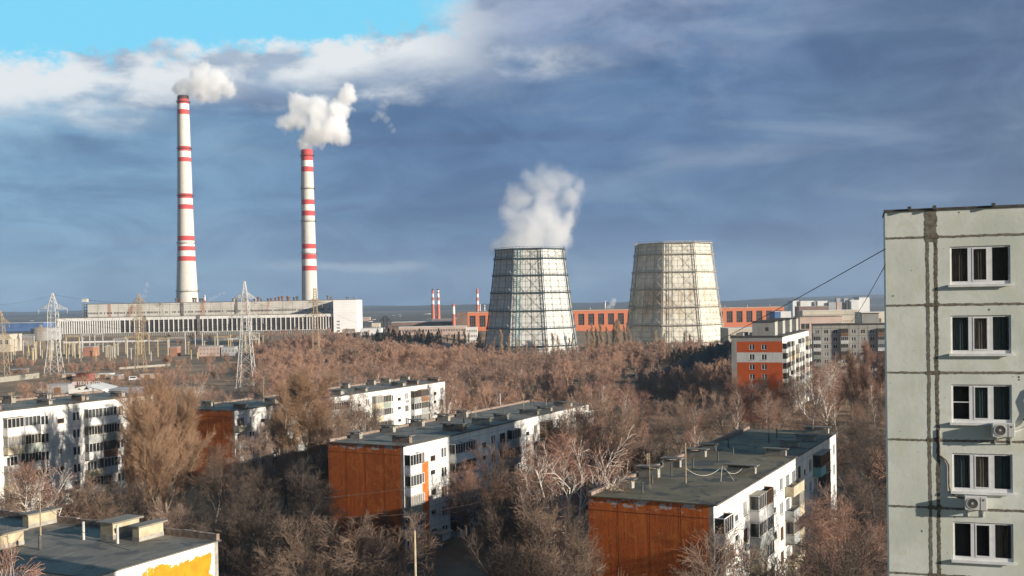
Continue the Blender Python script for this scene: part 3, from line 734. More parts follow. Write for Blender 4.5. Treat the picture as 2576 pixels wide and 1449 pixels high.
def mast(par, x, y, z, h, arms=True, r=.045):
    mb = MB(); mb.bar((x, y, z), (x, y, z+h), r, 0, 5)
    if arms:
        for k in range(4): zz = z+h*(.95-.06*k); mb.bar((x-.7+.1*k, y, zz), (x+.7-.1*k, y, zz), .018, 0, 3)
        mb.bar((x, y-.8, z+h*.86), (x, y+.8, z+h*.86), .018, 0, 3)
    mb.build('antenna_mast', galv_brown, par)
ROOF = 15.0
# near right block, rusty orange gable
o = G(1795, 1272, ROOF)
orange_end2 = orange_end
t1, r1, zc = panel_block('five-storey white block with orange gable and green-grey roof, nearest on the right', o, 59, ROOF, -.4, orange_end, seed=11, pattern='BWSWB', roof_mat=bitumen,
    special={(0, 0): (bal_white, white_pvc, glass, 1, 0), (4, 0): (bal_white, white_pvc, glass, 1, 1), (5, 0): (bal_grey, wood_frame, glass, 1, 0), (4, 1): (bal_grey, white_pvc, glass, 1, 0), (5, 1): (bal_grey, white_pvc, glass, 1, 0),
             (14, 0): (bal_aqua, wood_frame, glass, 1, 1), (15, 0): (bal_brown, wood_frame, glass_l, 1, 1), (19, 0): (bal_white, white_pvc, glass, 1, 1)})
mast(r1, 10.2, 6.0, zc, 4.2, False, .07); mast(r1, 6.0, 8.4, zc, 3.6, False, .03); mast(r1, 12.5, 11.0, zc, 2.6); mast(r1, 47, 6.5, zc, 3.2); mast(r1, 36, 5.5, zc, 2.2)
mb = MB()   # slack aerial cables between the masts
def sag(a, b, s, k=10):
    a = Vector(a); b = Vector(b); return [a.lerp(b, i/k)-Vector((0, 0, s*4*(i/k)*(1-i/k))) for i in range(k+1)]
mb.tube(sag((10.2,6,zc+1.6),(14.5,3.4,zc+1.3),.9), .025); mb.tube(sag((14.5,3.4,zc+1.3),(19.0,2.2,zc+.9),.9), .025); mb.tube(sag((14.5,3.4,zc+1.3),(12.6,3.0,zc),-.1), .03); mb.tube(sag((14.5,3.4,zc+1.3),(13.6,1.9,zc),-.1), .03)
mb.build('aerial_cable', old_white, r1)
# central block
o = G(1015, 1123, ROOF)
t2, r2, zc = panel_block('central five-storey block with orange gable and an orange stripe down its white front', o, 63, ROOF, -.4, orange_end, seed=23, pattern='BWSWB', roof_mat=bitumen2,
    stripe=(3.05, 6.25, orange_end, 12.6),
    special={(0, 0): (bal_white, white_pvc, glass, 1, 0), (0, 1): (bal_white, white_pvc, glass_l, 1, 0), (0, 2): (bal_cream, old_white, glass_w, 1, 0), (0, 3): (bal_grey, white_pvc, glass, 1, 1), (4, 0): (bal_white, white_pvc, glass, 1, 0), (5, 0): (bal_white, white_pvc, glass, 1, 0),
             (4, 1): (bal_grey, old_white, glass, 1, 0), (5, 1): (bal_grey, wood_frame, glass, 1, 0), (4, 2): (bal_white, white_pvc, glass, 1, 0), (4, 3): (bal_blue, white_pvc, glass, 1, 0), (5, 3): (bal_white, white_pvc, glass, 1, 0)})
mast(r2, 28, 4.5, zc, 2.6); mast(r2, 47, 5.5, zc, 3.0); mast(r2, 52, 3.5, zc, 2.0, False)
# block behind, in the trees
o = G(590, 1033, ROOF+.5)
t3, r3, zc = panel_block('five-storey white block with shaded orange gable, half hidden behind the tall golden trees', o, 74, ROOF+.5, .5, orange_end, seed=37, roof_mat=bitumen2)
mast(r3, 15, 6, zc, 5, False, .05)
# left block
c_ = G(385, 992, 19.2)
u = Vector((math.cos(ANG), math.sin(ANG), 0)); o = c_-u*63
t4, r4, zc = panel_block('long five-storey white block running out of the left edge of the photo', o, 63, 19.2, 3.0, grey_panel, seed=41, pattern='WBBWS', roof_mat=bitumen2, wall_mat=white_panel)
mast(r4, 36, 8, zc, 2.2); mast(r4, 40, 7, zc, 2.0); mast(r4, 20, 7, zc, 2.8)
# foreground block with the yellow gable
m, t, b = newmat('yellow_gable_paint')
v = t.new('ShaderNodeTexCoord').outputs['Object']; px_, py_, pz_ = t.sep(v)
nn_ = t.noise(v, .55, 6, .65)
edge_ = t.m('MINIMUM', t.m('SUBTRACT', 14.9, pz_), t.m('SUBTRACT', py_, .55))
k_ = t.ss(t.m('ADD', edge_, t.m('MULTIPLY', t.m('SUBTRACT', nn_, .5), 2.6)), .22, .32)
yel = t.mix(t.ss(t.noise(v, 1.4, 6, .7), .4, .65), (.76, .285, .018), (.66, .22, .016))
c = t.mix(k_, (.78, .77, .74), yel); t.put(b.inputs['Base Color'], c); b.inputs['Roughness'].default_value = .85
bp = t.new('ShaderNodeBump', {'Strength': .4, 'Distance': .05, 'Height': t.noise(v, 3, 6, .7)}); t.l.new(bp.outputs[0], b.inputs['Normal'])
yellow_gable = m
o = G(548, 1362, ROOF)
t5, r5, zc = panel_block('block with peeling yellow gable and flat grey roof, bottom left corner', o, 46, ROOF, -.4, yellow_gable, seed=53, W=13, ang=ANG+R(90), roof_mat=bitumen2, vents='none', windows=False, back_curb=False, pattern='WWSWW')
cb = MB(); xx = 0.; rnd = random.Random(4)
while xx < 46:
    ln = rnd.uniform(.7, 1.3); cb.box(xx, xx+ln-.03, -.2, .15, zc, zc+.55+rnd.uniform(-.05, .05)); xx += ln
cb.build('parapet', brick, r5)
def chamber(par, x, y, a, b, H, z, al=True):
    mb = MB(); mb.box(x-a/2, x+a/2, y-b/2, y+b/2, z-.02, z+.35, 2); mb.box(x-a/2+.03, x+a/2-.03, y-b/2+.03, y+b/2-.03, z+.35, z+H, 0); mb.box(x-a/2-.22, x+a/2+.22, y-b/2-.25, y+b/2+.25, z+H, z+H+.14, 1)
    mb.build('vent_chamber', [concrete_y, bitumen2, concrete], par)
chamber(r5, 6.0, 1.7, .8, 2.7, 1.15, zc); chamber(r5, 9.0, 1.9, 1.5, 2.9, 1.3, zc); chamber(r5, 19.2, 1.6, .8, 3.0, 1.15, zc); chamber(r5, 14.2, 8.8, .8, 2.7, 1.15, zc)
for x_, y_, h_ in ((6.8, 4.2, 1.5), (10.6, 4.3, 1.5), (10.9, 8.3, 1.1)):
    pb = MB(); pb.bar((x_, y_, zc), (x_, y_, zc+h_), .12, 0, 8); pb.build('vent_pipe', galv if h_ > 1.2 else dark_steel, r5)
mast(r5, 15.4, 4.6, zc, 3.6, False, .06)
mb = MB(); mb.tube(sag((15.4,4.6,zc+2.9),(3.0,6.5,zc+.3),.6), .02); mb.tube(sag((15.4,4.6,zc+2.9),(30,3,zc+3.5),.3), .02); mb.build('aerial_cable', dark_steel, r5)

# ------------------------------------------------------------------ nine-storey blocks
zt9 = P(1968, 848, 300).z
o = P(1968, 848, 300)
def ninestorey_red():
    t = thing('apartment_block', 'nine-storey block with red and white striped gable and four lift houses on its roof', 'apartment block', (o.x, o.y, -.5), R(68), None)
    H = zt9+.5; L = 62; Wd = 14.2; par = 1.5
    mb = MB(); wins = []; bals = []
    n_ = 20; bay = L/n_
    for i in range(n_):
        for k in range(9):
            z = H-par-ST*(k+1)
            if z < .2: continue
            cc = 'WBWBWBWW'[i % 8]
            if cc == 'W': wins.append((i*bay+.8, z+.85, 1.4, 1.45))
            else: bals.append((i*bay+.1, z)); wins.append((i*bay+.8, z+.75, 1.6, 1.5))
    mb.wall(0, L, 0, H, 0, [(a, a+c, b, b+d) for a, b, c, d in wins], 0, .13)
    mb.quad((L,0,0),(L,Wd,0),(L,Wd,H),(L,0,H)); mb.quad((L,Wd,0),(0,Wd,0),(0,Wd,H),(L,Wd,H))
    sv = mb.T; mb.T = Matrix.Rotation(R(-90), 4, 'Z') @ Matrix.Translation((-Wd, 0, 0))
    ew = []
    for k in range(9):
        z = H-par-ST*(k+1)
        if z > .2: ew += [(5.0, 6.4, z+.75, z+2.25), (8.4, 9.8, z+.75, z+2.25)]
    cuts = [0, 1.5, Wd]
    mb.wall(0, 1.5, 0, H, 0, [], 1, .1)
    mb.wall(1.5, Wd, H-par+.3, H, 0, [], 1)
    for k in range(9):
        z1 = H-par-ST*k+(.3 if k == 0 else .0); z0 = max(0, H-par-ST*(k+1))
        if z1 <= 0: break
        mb.wall(1.5, Wd, z0, z1, 0, [e for e in ew if z0 <= e[2] < z1], {1: 3}.get(k, 2), .1)
    mb.T = sv
    mb.build('wall', [white_panel, grey_panel, red_paint, white_panel], t)
    rb = MB(); rb.box(-.15, L+.15, -.2, Wd+.15, H, H+.35); roof = rb.build('roof', felt_edge, t)
    for k in range(4):
        xq = 3+k*15.5; lb = MB(); lb.box(xq, xq+5.2, 2.4, 8.8, H+.35, H+4.2, 0); lb.box(xq-.2, xq+5.4, 2.2, 9.0, H+4.2, H+4.45, 1); lb.box(xq-.02, xq, 4.2, 5.1, H+1.6, H+2.7, 1)
        lb.build('lift_house', [grey_panel, felt_edge], roof)
    for k in range(5): vb = MB(); vb.box(1+k*2.2, 2.2+k*2.2, 11, 13, H+.35, H+1.2); vb.build('vent_chamber', concrete, roof)
    rnd = random.Random(8)
    for a, b, c, d in wins:
        link('window', window_mesh(c, d, white_pvc, rnd.choice(WIN_GL), 2), t, (a, 0, b))
    for e in ew:
        w = link('window', window_mesh(1.4, 1.5, white_pvc, glass, 2), t, (0, Wd-e[0], e[2])); w.rotation_euler[2] = R(-90)
    for a, z in bals:
        x_, gm = balcony_mesh(2.7, *rnd.choice(BSTY)); bb = link('balcony', x_, t, (a, 0, z)); link('glazing', gm, bb) if gm else None
    for k in range(9):   # corner loggias at the gable
        z = H-par-ST*(k+1)
        if z > .2:
            lb = MB(); lb.box(.05, 2.9, -1.1, -.02, z-.15, z, 0); lb.box(.05, 2.9, -1.12, -1.05, z-.1, z+1.0, 0); lb.box(.05, .12, -1.05, 0, z-.1, z+1, 0); lb.box(.08, 2.85, -1.02, -.98, z+1, z+2.55, 1); lb.box(.08, .1, -1.0, 0, z+1, z+2.55, 1); lb.build('loggia', [white_panel, glass], t)
ninestorey_red()
a_ = P(2044, 818, 405)
def ninestorey_grey():
    H = a_.z+.5; L = 66; t = thing('apartment_block', 'grey nine-storey block behind the brown willow beside the pale green wall', 'apartment block', (a_.x, a_.y, -.5), R(-14))
    mb = MB(); wins = []; n_ = 20; bay = L/n_; bals = []
    for i in range(n_):
        for k in range(9):
            z = H-1.3-ST*(k+1)
            if z < .2: continue
            cc = 'BWWBSWWB'[i % 8]
            wins.append((i*bay+.8, z+.85, 1.5, 1.45))
            if cc == 'B': bals.append((i*bay+.2, z))
    mb.wall(0, L, 0, H, 0, [(a, a+c, b, b+d) for a, b, c, d in wins], 0, .13); mb.quad((0,0,0),(0,0,H),(0,12,H),(0,12,0)); mb.quad((L,0,0),(L,12,0),(L,12,H),(L,0,H))
    for i in range(1, n_): mb.box(i*bay-.05, i*bay+.05, -.02, 0, 0, H, 1)
    for k in range(9): mb.box(0, L, -.02, 0, H-1.3-ST*k-.05, H-1.3-ST*k+.05, 1)
    mb.build('wall', [grey_panel, joint], t); rb = MB(); rb.box(-.2, L+.2, -.3, 12.2, H, H+.35); rb.box(0, L, -.25, -.05, H+.35, H+.5); roof = rb.build('roof', felt_edge, t)
    for xq in (18, 40, 58): lb = MB(); lb.box(xq, xq+6, 3, 8, H+.35, H+4); lb.box(xq-.2, xq+6.2, 2.8, 8.2, H+4, H+4.2, 1); lb.build('lift_house', [grey_panel, felt_edge], roof)
    rnd = random.Random(9)
    for a, b, c, d in wins: link('window', window_mesh(c, d, rnd.choice([white_pvc, old_white]), rnd.choice(WIN_GL), 2), t, (a, 0, b))
    for a, z in bals: x_, gm = balcony_mesh(2.7, *rnd.choice(BSTY)); bb = link('balcony', x_, t, (a, 0, z)); link('glazing', gm, bb) if gm else None
ninestorey_grey()

# ------------------------------------------------------------------ pale green block close on the right
o = P(2226, 533, 44.9); U9 = R(-18)
tr = thing('apartment_block', 'pale green-grey concrete panel block filling the right edge, with three-pane windows', 'apartment block', (o.x, o.y, 0), U9)
HT = o.z; LW = 7.6; GD = 3.5; jz = [HT-1.12-2.8*k for k in range(13)]
mb = MB(); rnd = random.Random(2)
wz = [HT-1.12-.40-1.58-2.83*k for k in range(12)]
WX = 2.50; hol = []
for z in wz:
    if z > .4: hol += [(WX, WX+2.27, z, z+1.56)]
mb.wall(0, LW, 0, HT, 0, hol, 0, .16); mb.quad((LW,0,0),(LW,GD,0),(LW,GD,HT),(LW,0,HT)); mb.quad((0,GD,0),(0,0,0),(0,0,HT),(0,GD,HT)); mb.quad((LW,GD,0),(0,GD,0),(0,GD,HT),(LW,GD,HT))
def seam(mb, p0, p1, wid, m, step=.07, jt=.28, y=-.004):
    """ragged smear of mastic from p0 to p1 in the facade plane (x, z)"""
    a = Vector((p0[0], p0[1])); b = Vector((p1[0], p1[1])); d = (b-a); n_ = max(2, int(d.length/step)); nv = Vector((-d.y, d.x)).normalized()
    pa = pb = None; off = 0
    for i in range(n_+1):
        q = a+d*(i/n_); off = off*.8+rnd.uniform(-1, 1)*wid*.05; w1 = wid*(.5+rnd.uniform(-jt, jt)*.5); w2 = wid*(.5+rnd.uniform(-jt, jt)*.5)
        A = q+nv*(w1+off); B = q-nv*(w2-off)
        if pa is not None: mb.quad((pa.x, y, pa.y), (pb.x, y, pb.y), (B.x, y, B.y), (A.x, y, A.y), m)
        pa, pb = A, B
for z in jz:
    if z > 0:
        seam(mb, (0, z), (1.54, z), .09, 1); seam(mb, (1.54, z), (2.08, z), .16, 2, y=-.011); seam(mb, (2.08, z), (LW, z), .105, 1)
seam(mb, (1.64, jz[0]), (1.64, 0), .12, 1, y=-.007); seam(mb, (1.96, jz[0]), (1.96, 0), .13, 2, y=-.007)
seam(mb, (1.80, HT-.02), (1.80, jz[0]-.2), .46, 1, jt=.12, y=-.009)
for i in range(110):   # chips and knocked-off plaster
    x_, z_ = rnd.uniform(.1, 7.4), rnd.uniform(14, HT-.1)
    if any(h[0]-.15 < x_ < h[1]+.15 and h[2]-.2 < z_ < h[3]+.15 for h in hol): continue
    s_ = rnd.choice([.012, .015, .02, .035]); nn_ = 6; k0 = mb.pts([(x_+math.cos(6.28*j/nn_)*s_*rnd.uniform(.5, 1.3), -.0035-.0004*(i % 5), z_+math.sin(6.28*j/nn_)*s_*rnd.uniform(.6, 1.6)) for j in range(nn_)]); mb.f.append(tuple(range(k0, k0+nn_))); mb.mi.append(2)
mb.build('wall', [green_grey, joint, joint_dark], tr)
rb = MB(); rb.box(-.04, LW+.05, -.04, GD+.05, HT, HT+.07, 0); rb.box(-.05, LW+.05, -.06, -.04, HT-.01, HT+.08, 0)
for x_ in (.95, 1.92, 4.15): rb.box(x_-.06, x_+.07, -.19, .02, HT+.02, HT+.17, 0)
rf = rb.build('roof', [felt_edge, galv], tr)
cloth = flat('curtain_green', (.06, .095, .095), (.025, .04, .045), 4, .7, stretch=(4, 4, .15)); cloth2 = flat('curtain_brown', (.10, .085, .06), (.04, .035, .03), 5, .7, stretch=(4, 4, .2)); cloth3 = flat('net_curtain', (.24, .215, .175), (.10, .09, .075), 3, .7, stretch=(3, 3, .3)); room_shade = flat('room_shade', (.012, .012, .012), (.02, .018, .016), 1)
sets = [(cloth2, cloth2, room_shade), (cloth, cloth3, cloth), (room_shade, cloth, cloth), (cloth, cloth3, cloth), (room_shade, room_shade, cloth2)]
m, t, b = newmat('clear_pane'); b.inputs['Base Color'].default_value = (.02, .025, .03, 1); b.inputs['Roughness'].default_value = .03; b.inputs['Alpha'].default_value = .22; b.inputs['Specular IOR Level'].default_value = .6; clear_pane = m
for ci, x0_ in enumerate((WX,)):
    for k, z in enumerate(wz):
        if z < .4: continue
        w, h = 2.27, 1.56; t_ = .07
        f = MB(); f.box(0, w, .05, .13, .0, t_+.06); f.box(0, w, .05, .13, h-t_, h); f.box(0, t_, .05, .13, t_+.06, h-t_); f.box(w-t_, w, .05, .13, t_+.06, h-t_)
        for q in (.335, .665): f.box(w*q-.085, w*q+.085, .045, .128, t_+.06, h-t_)
        q0, q1 = w*.335+.085, w*.665-.085
        f.box(q0, q0+.05, .035, .12, t_+.06, h-t_); f.box(q1-.05, q1, .035, .12, t_+.06, h-t_); f.box(q0+.05, q1-.05, .035, .12, h-t_-.05, h-t_); f.box(q0+.05, q1-.05, .035, .12, t_+.06, t_+.11)
        if k == 2: f.box(t_, w*.335-.085, .05, .12, h*.52, h*.52+.035)
        wo = f.build('window', white_pvc, tr, (x0_, 0, z))
        sb = MB(); sb.box(-.08, w+.08, -.14, .048, -.06, -.002); sb.box(-.08, w+.08, -.145, -.12, -.1, -.06); sb.build('sill', white_pvc, wo)
        pb = MB(); pb.quad((t_,.10,t_),(w-t_,.10,t_),(w-t_,.10,h-t_),(t_,.10,h-t_)); pb.build('pane', clear_pane, wo)
        cs = sets[(k+ci*2) % 5]
        for j, (qa, qb) in enumerate(((t_, w*.335), (w*.335, w*.665), (w*.665, w-t_))):
            c_b = MB(); N_ = 14
            for s_ in range(N_):
                xa, xb = qa+(qb-qa)*s_/N_, qa+(qb-qa)*(s_+1)/N_; ya, yb = .24+.03*(s_ % 2), .24+.03*((s_+1) % 2)
                if cs[j] is room_shade: ya = yb = .55  # no cloth here: flat near-black sheet painted as the unlit room
                c_b.quad((xa, ya, 0), (xb, yb, 0), (xb, yb, h), (xa, ya, h))
            c_b.build('curtain_or_dark_back', cs[j], wo)
def ac_unit(label, x, z, pipe):
    t = thing('air_conditioner', label, 'air conditioner', tr.matrix_basis @ Vector((x, 0, z)), U9, 'air conditioners on the pale green wall')
    mb = MB(); mb.box(0, .84, -.44, -.14, 0, .55); ob = mb.build('casing', bal_white, t); bv = ob.modifiers.new('bevel', 'BEVEL'); bv.width = .02; bv.segments = 2
    mb = MB(); mb.lathe([(.235, 0), (.235, .012), (.20, .012), (.20, .004), (.05, .004), (.05, .014)], 24, [0, 0, 0, 1, 0], capt=True)
    fo = mb.build('fan_grille', [galv, dark_steel], t); fo.location = (.29, -.441, .275); fo.rotation_euler[0] = R(90)
    mb = MB(); mb.box(.585, .60, -.446, -.44, .02, .53); mb.box(.66, .74, -.445, -.44, .38, .46); mb.build('panel_line', dark_steel, t)
    mb = MB()
    for q in (.12, .7): mb.box(q, q+.04, -.42, 0, -.045, -.005); mb.box(q, q+.04, -.035, 0, -.35, -.005); mb.bar((q+.02, -.38, -.03), (q+.02, -.02, -.33), .015)
    mb.build('bracket', galv, t)
    mb = MB(); pl = []
    for a, b2 in zip(pipe[:-1], pipe[1:]): pl += [Vector(a).lerp(Vector(b2), i/4) for i in range(4)]
    pl.append(Vector(pipe[-1])); mb.tube(pl, .035, 0, 6); mb.build('pipe', joint_dark if x < 3.5 else galv, t)
    return t
ax = 2.98
ac_unit('white air conditioner with a dark pipe bending up to the wall seam', 2.92, HT-12.28, [(.02,-.3,.45), (-.25,-.12,.46), (-.5,-.06,.62), (-.56,-.05,.9), (-.56,-.05,1.75), (-.66,-.05,1.95), (-.78,-.04,2.05), (-.9,-.03,2.15), (-.92,-.02,3.2)])
ac_unit('white air conditioner under the third window, with a grey hose at its side', 3.98, HT-9.28, [(.84,-.3,.2), (1.1,-.15,.3), (1.4,-.1,.55), (1.55,-.08,1.0), (1.4,-.08,1.5), (1.5,-.06,1.9), (1.9,-.05,2.1)])

# ------------------------------------------------------------------ block of flats out of the frame on the right (its shadow lies across the roofs)
tb = thing('apartment_block', 'tall block of flats standing off to the right beyond the photo edge', 'apartment block', (117, 78.5, -.3), R(59))
mb = MB(); hol = [(1.2+i*3.3, 2.8+i*3.3, 1.5+k*2.8, 3.0+k*2.8) for i in range(6) for k in range(15)]
mb.wall(0, 21, 0, 47, 0, hol, 0, .15); mb.quad((0,14,0),(0,0,0),(0,0,47),(0,14,47)); mb.quad((21,0,0),(21,14,0),(21,14,47),(21,0,47)); mb.quad((21,14,0),(0,14,0),(0,14,47),(21,14,47))
mb.build('wall', grey_panel, tb); mb = MB(); mb.box(-.2, 21.2, -.2, 14.2, 47, 47.5); mb.build('roof', felt_edge, tb)
for h in hol: link('window', window_mesh(1.6, 1.5, white_pvc, glass, 2), tb, (h[0], 0, h[2]))

# ------------------------------------------------------------------ far buildings
orange_brick = paint_wall('orange_brick', (.62, .20, .095), (.48, .16, .085), streak=.3, blot=.4, bump=.05)
old_brick_far = flat('faded_brick', (.42, .20, .13), (.33, .17, .12), .4)
pink_conc = flat('pinkish_render', (.55, .42, .36), (.44, .34, .29), .1)
cream_far = flat('cream_render', (.58, .52, .42), (.46, .41, .33), .08)
white_far = flat('white_render', (.76, .75, .72), (.64, .63, .6), .05)
grey_far = flat('grey_render', (.42, .42, .42), (.33, .33, .33), .05)
blue_far = flat('blue_sheet', (.09, .17, .36), (.07, .13, .28), .1)
brown_far = flat('brown_render', (.24, .16, .13), (.17, .12, .1), .1)
def building(name, label, cat, px0, px1, ytop, d, zb, deep, wm_, rm=None, rows=0, cols=0, wfrac=(.5, .5), z0=None, group=None, rz=0., win=None, band=False, gable=False, ydep=None):
    a = P(px0, ytop, d); b_ = P(px1, ytop, d); L = b_.x-a.x; H = (a.z+b_.z)/2-zb
    t = thing(name, label, cat, (a.x, d, zb), rz, group)
    mb = MB(); hol = []
    if rows:
        z0 = .12*H if z0 is None else z0; dz = (H*.95-z0)/rows; dx = L/cols
        for i in range(cols):
            for k in range(rows): hol.append((dx*(i+.5-wfrac[0]/2), dx*(i+.5+wfrac[0]/2), z0+dz*(k+.5-wfrac[1]/2), z0+dz*(k+.5+wfrac[1]/2)))
    mb.wall(0, L, 0, H, 0, hol, 0, .35); mb.quad((0,deep,0),(0,0,0),(0,0,H),(0,deep,H)); mb.quad((L,0,0),(L,deep,0),(L,deep,H),(L,0,H)); mb.quad((L,deep,0),(0,deep,0),(0,deep,H),(L,deep,H))
    if gable: mb.tri((0,0,H),(L,0,H),(L/2,0,H+L*.2)); mb.tri((L,deep,H),(0,deep,H),(L/2,deep,H+L*.2))
    mb.build('wall', wm_, t)
    rb = MB()
    if gable: e = .25; rb.quad((-e,-e,H-.05),(L/2,-e,H+L*.2+.08),(L/2,deep+e,H+L*.2+.08),(-e,deep+e,H-.05)); rb.quad((L/2,-e,H+L*.2+.08),(L+e,-e,H-.05),(L+e,deep+e,H-.05),(L/2,deep+e,H+L*.2+.08))
    else: rb.box(-.2, L+.2, -.25, deep+.2, H, H+.35)
    rb.build('roof', rm or grey_far, t)
    for h in hol:
        w = MB(); w.quad((h[0],.3,h[2]),(h[1],.3,h[2]),(h[1],.3,h[3]),(h[0],.3,h[3])); q = (h[0]+h[1])/2; w.box(q-.08, q+.08, .2, .29, h[2], h[3], 1)
        w.build('window', [win or dark_glazing, white_pvc], t)
    return t, L, H
# long orange factory
fd = 1250; a = P(1176, 784, fd); b_ = P(1972, 772, fd)
def factory():
    zb_ = 0; L = b_.x-a.x; H = (a.z+b_.z)/2; t = thing('factory_hall', 'long orange brick factory hall with tall windows seen behind both cooling towers', 'factory', (a.x, fd, 0))
    dx = 11.35; nn = int(L/dx); dx = L/nn; hol = [(i*dx+2.2, i*dx+9.2, H-17.5, H-4.4) for i in range(nn)]
    mb = MB(); mb.wall(0, L, 0, H, 0, hol, 0, .8); mb.quad((L,0,0),(L,60,0),(L,60,H),(L,0,H))
    mb.quad((0,60,0),(0,0,0),(0,0,H),(0,60,H))
    mb.box(0, L, -.5, 0, H-.8, H-.02, 1); mb.build('wall', [orange_brick, cream_far], t); rb = MB(); rb.box(-.2, L+.2, -.6, 60, H, H+.6); rb.build('roof', brown_far, t)
    for h in hol:
        w = MB(); w.quad((h[0],.7,h[2]),(h[1],.7,h[2]),(h[1],.7,h[3]),(h[0],.7,h[3]))
        for q in (1/3, 2/3): x_ = h[0]+(h[1]-h[0])*q; w.box(x_-.12, x_+.12, .5, .68, h[2], h[3], 1)
        for q in (.25, .5, .75): z_ = h[2]+(h[3]-h[2])*q; w.box(h[0], h[1], .55, .68, z_-.1, z_+.1, 1)
        w.build('window', [dark_glazing, stain_steel], t)
    eb_ = MB(); eb_.box(-12.5, -.02, 0, 60, 0, H-1); eb_.prism([(-12.5, 0), (-.02, 0), (-.02, 60), (-12.5, 60)], H-1, H-.2); eb_.build('stair_end', brown_far, t)
    for k in range(14): vb = MB(); x_ = 12+k*L/14; vb.bar((x_, 8, H+.6), (x_, 8, H+2.6), .35, 0, 6); vb.build('roof_vent', white_far, t)
factory()
# stacks of the other works
sb = [('slim red and white stack, left one of the close pair in the distance', 1090, 1500, [(727, 1087.6, 1092.4), (812, 1085.5, 1095)], [(730, 3), (739, 1), (747.5, 2), (756, 1), (765, 2), (900, 1)]),
      ('slim red and white stack with white tip, right one of the distant close pair', 1103.5, 1500, [(727, 1101, 1106), (812, 1098.5, 1108.5)], [(730, 3), (734, 2), (738, 1), (748, 2), (756, 1), (765.5, 2), (900, 1)]),
      ('short white and red stack right of the close pair', 1142, 1180, [(764, 1139, 1145), (822, 1138, 1146.5)], [(769, 1), (771, 1), (790, 2), (900, 1)]),
      ('slim red and white stack rising behind the left end of the orange factory', 1202, 1500, [(726, 1199.5, 1204.5), (800, 1197.5, 1206.5)], [(739, 1), (748, 2), (757, 1), (766, 2), (900, 1)])]
for lab, px, d, ed, bd in sb: banded('factory_chimney', lab, px, d, ed, bd, 0, nn=16, group='slim striped factory stacks', mats=[stack_white, flat('stack_orange_'+str(px).replace('.', ''), (.60, .20, .13), (.48, .15, .10), .1), stack_white, soot])
sb2 = [('plain white vent stack just right of the slim striped stack on the factory', 1207.5, 1330, 765, 2.6), ('plain white vent stack nearest to the steaming tower', 1219, 1330, 767, 2.6), ('small white stack beside the steam puff between the cooling towers', 1522, 1400, 757, 3.2), ('tiny red and white stack above the boiler house between the two big chimneys', 515, 1900, 742, 4)]
for lab, px, d, yt, wpx in sb2:
    tp = P(px, yt, d); t = thing('vent_stack', lab, 'vent stack', (tp.x, d, 0)); mb = MB(); r_ = wpx*d/FPX/2
    N_ = 6; mb.lathe([(r_, tp.z*i/N_) for i in range(N_+1)], 10, [0, 0, 0, 0, 1 if px == 515 else 0, 0], capt=True); mb.build('shaft', [stack_white, stack_red], t)
    mb = MB(); mb.lathe([(r_+.05, tp.z-2.2), (r_+.6, tp.z-2.2), (r_+.6, tp.z-1.6), (r_+.05, tp.z-1.6)], 10, [0]*3); mb.build('collar', dark_steel, t)
building('office_building', 'pale three-storey building left of the steaming tower, partly behind poplars', 'building', 1174, 1200, 824, 900, 0, 14, white_far, white_far, 3, 6, (.6, .45), z0=1)
building('works_building', 'long low white works building behind the dark conifers', 'building', 1003, 1172, 822, 960, 0, 18, pink_conc, white_far, 2, 26, (.6, .4), z0=4)
building('warehouse', 'white flat-roofed shed right of the power station end block', 'warehouse', 906, 958, 827, 980, 3, 30, white_far, white_far)
building('works_building', 'small cream box-shaped building above the white shed by the power station', 'building', 935, 954, 813, 1150, 2, 12, cream_far, grey_far, 1, 3, (.5, .3), z0=5)
building('works_building', 'grey block of flats far off, just right of the power station end block', 'building', 912, 930, 798, 1900, 0, 14, pink_conc, grey_far, 4, 6)
building('works_building', 'long low brown workshop roofline under the close pair of striped stacks', 'building', 985, 1140, 810, 1300, 0, 40, brown_far, white_far, 1, 22, (.7, .3), z0=4)
building('works_building', 'long brown workshop behind the short white and red stack', 'building', 1085, 1165, 803, 1420, 0, 30, brown_far, grey_far, 1, 12, (.6, .25), z0=4)
building('substation_house', 'brick house in front of the left half of the turbine hall', 'building', 206, 234, 873, 720, 3, 10, old_brick_far, grey_far, 1, 5, (.4, .4), z0=2)
building('substation_house', 'brick house right of the brown lattice pylon', 'building', 427, 445, 874, 700, 3, 8, old_brick_far, grey_far, 1, 3, (.4, .4), z0=2)
building('substation_house', 'pinkish substation building with flat roof beside the tallest pylon', 'building', 500, 552, 872, 690, 3, 9, pink_conc, grey_far, 2, 6, (.4, .4), z0=1)
building('substation_house', 'grey shed immediately left of the tallest pylon', 'building', 556, 590, 874, 690, 3, 8, grey_far, grey_far, 1, 4, (.4, .4), z0=2)
building('warehouse', 'low white and blue warehouse roof at the left edge', 'warehouse', -60, 108, 813, 1500, 5, 40, blue_far, white_far)
building('warehouse', 'grey concrete workshop at the left edge below the blue warehouse', 'warehouse', -40, 24, 842, 800, 4, 20, cream_far, grey_far, 1, 4, (.5, .3), z0=3)
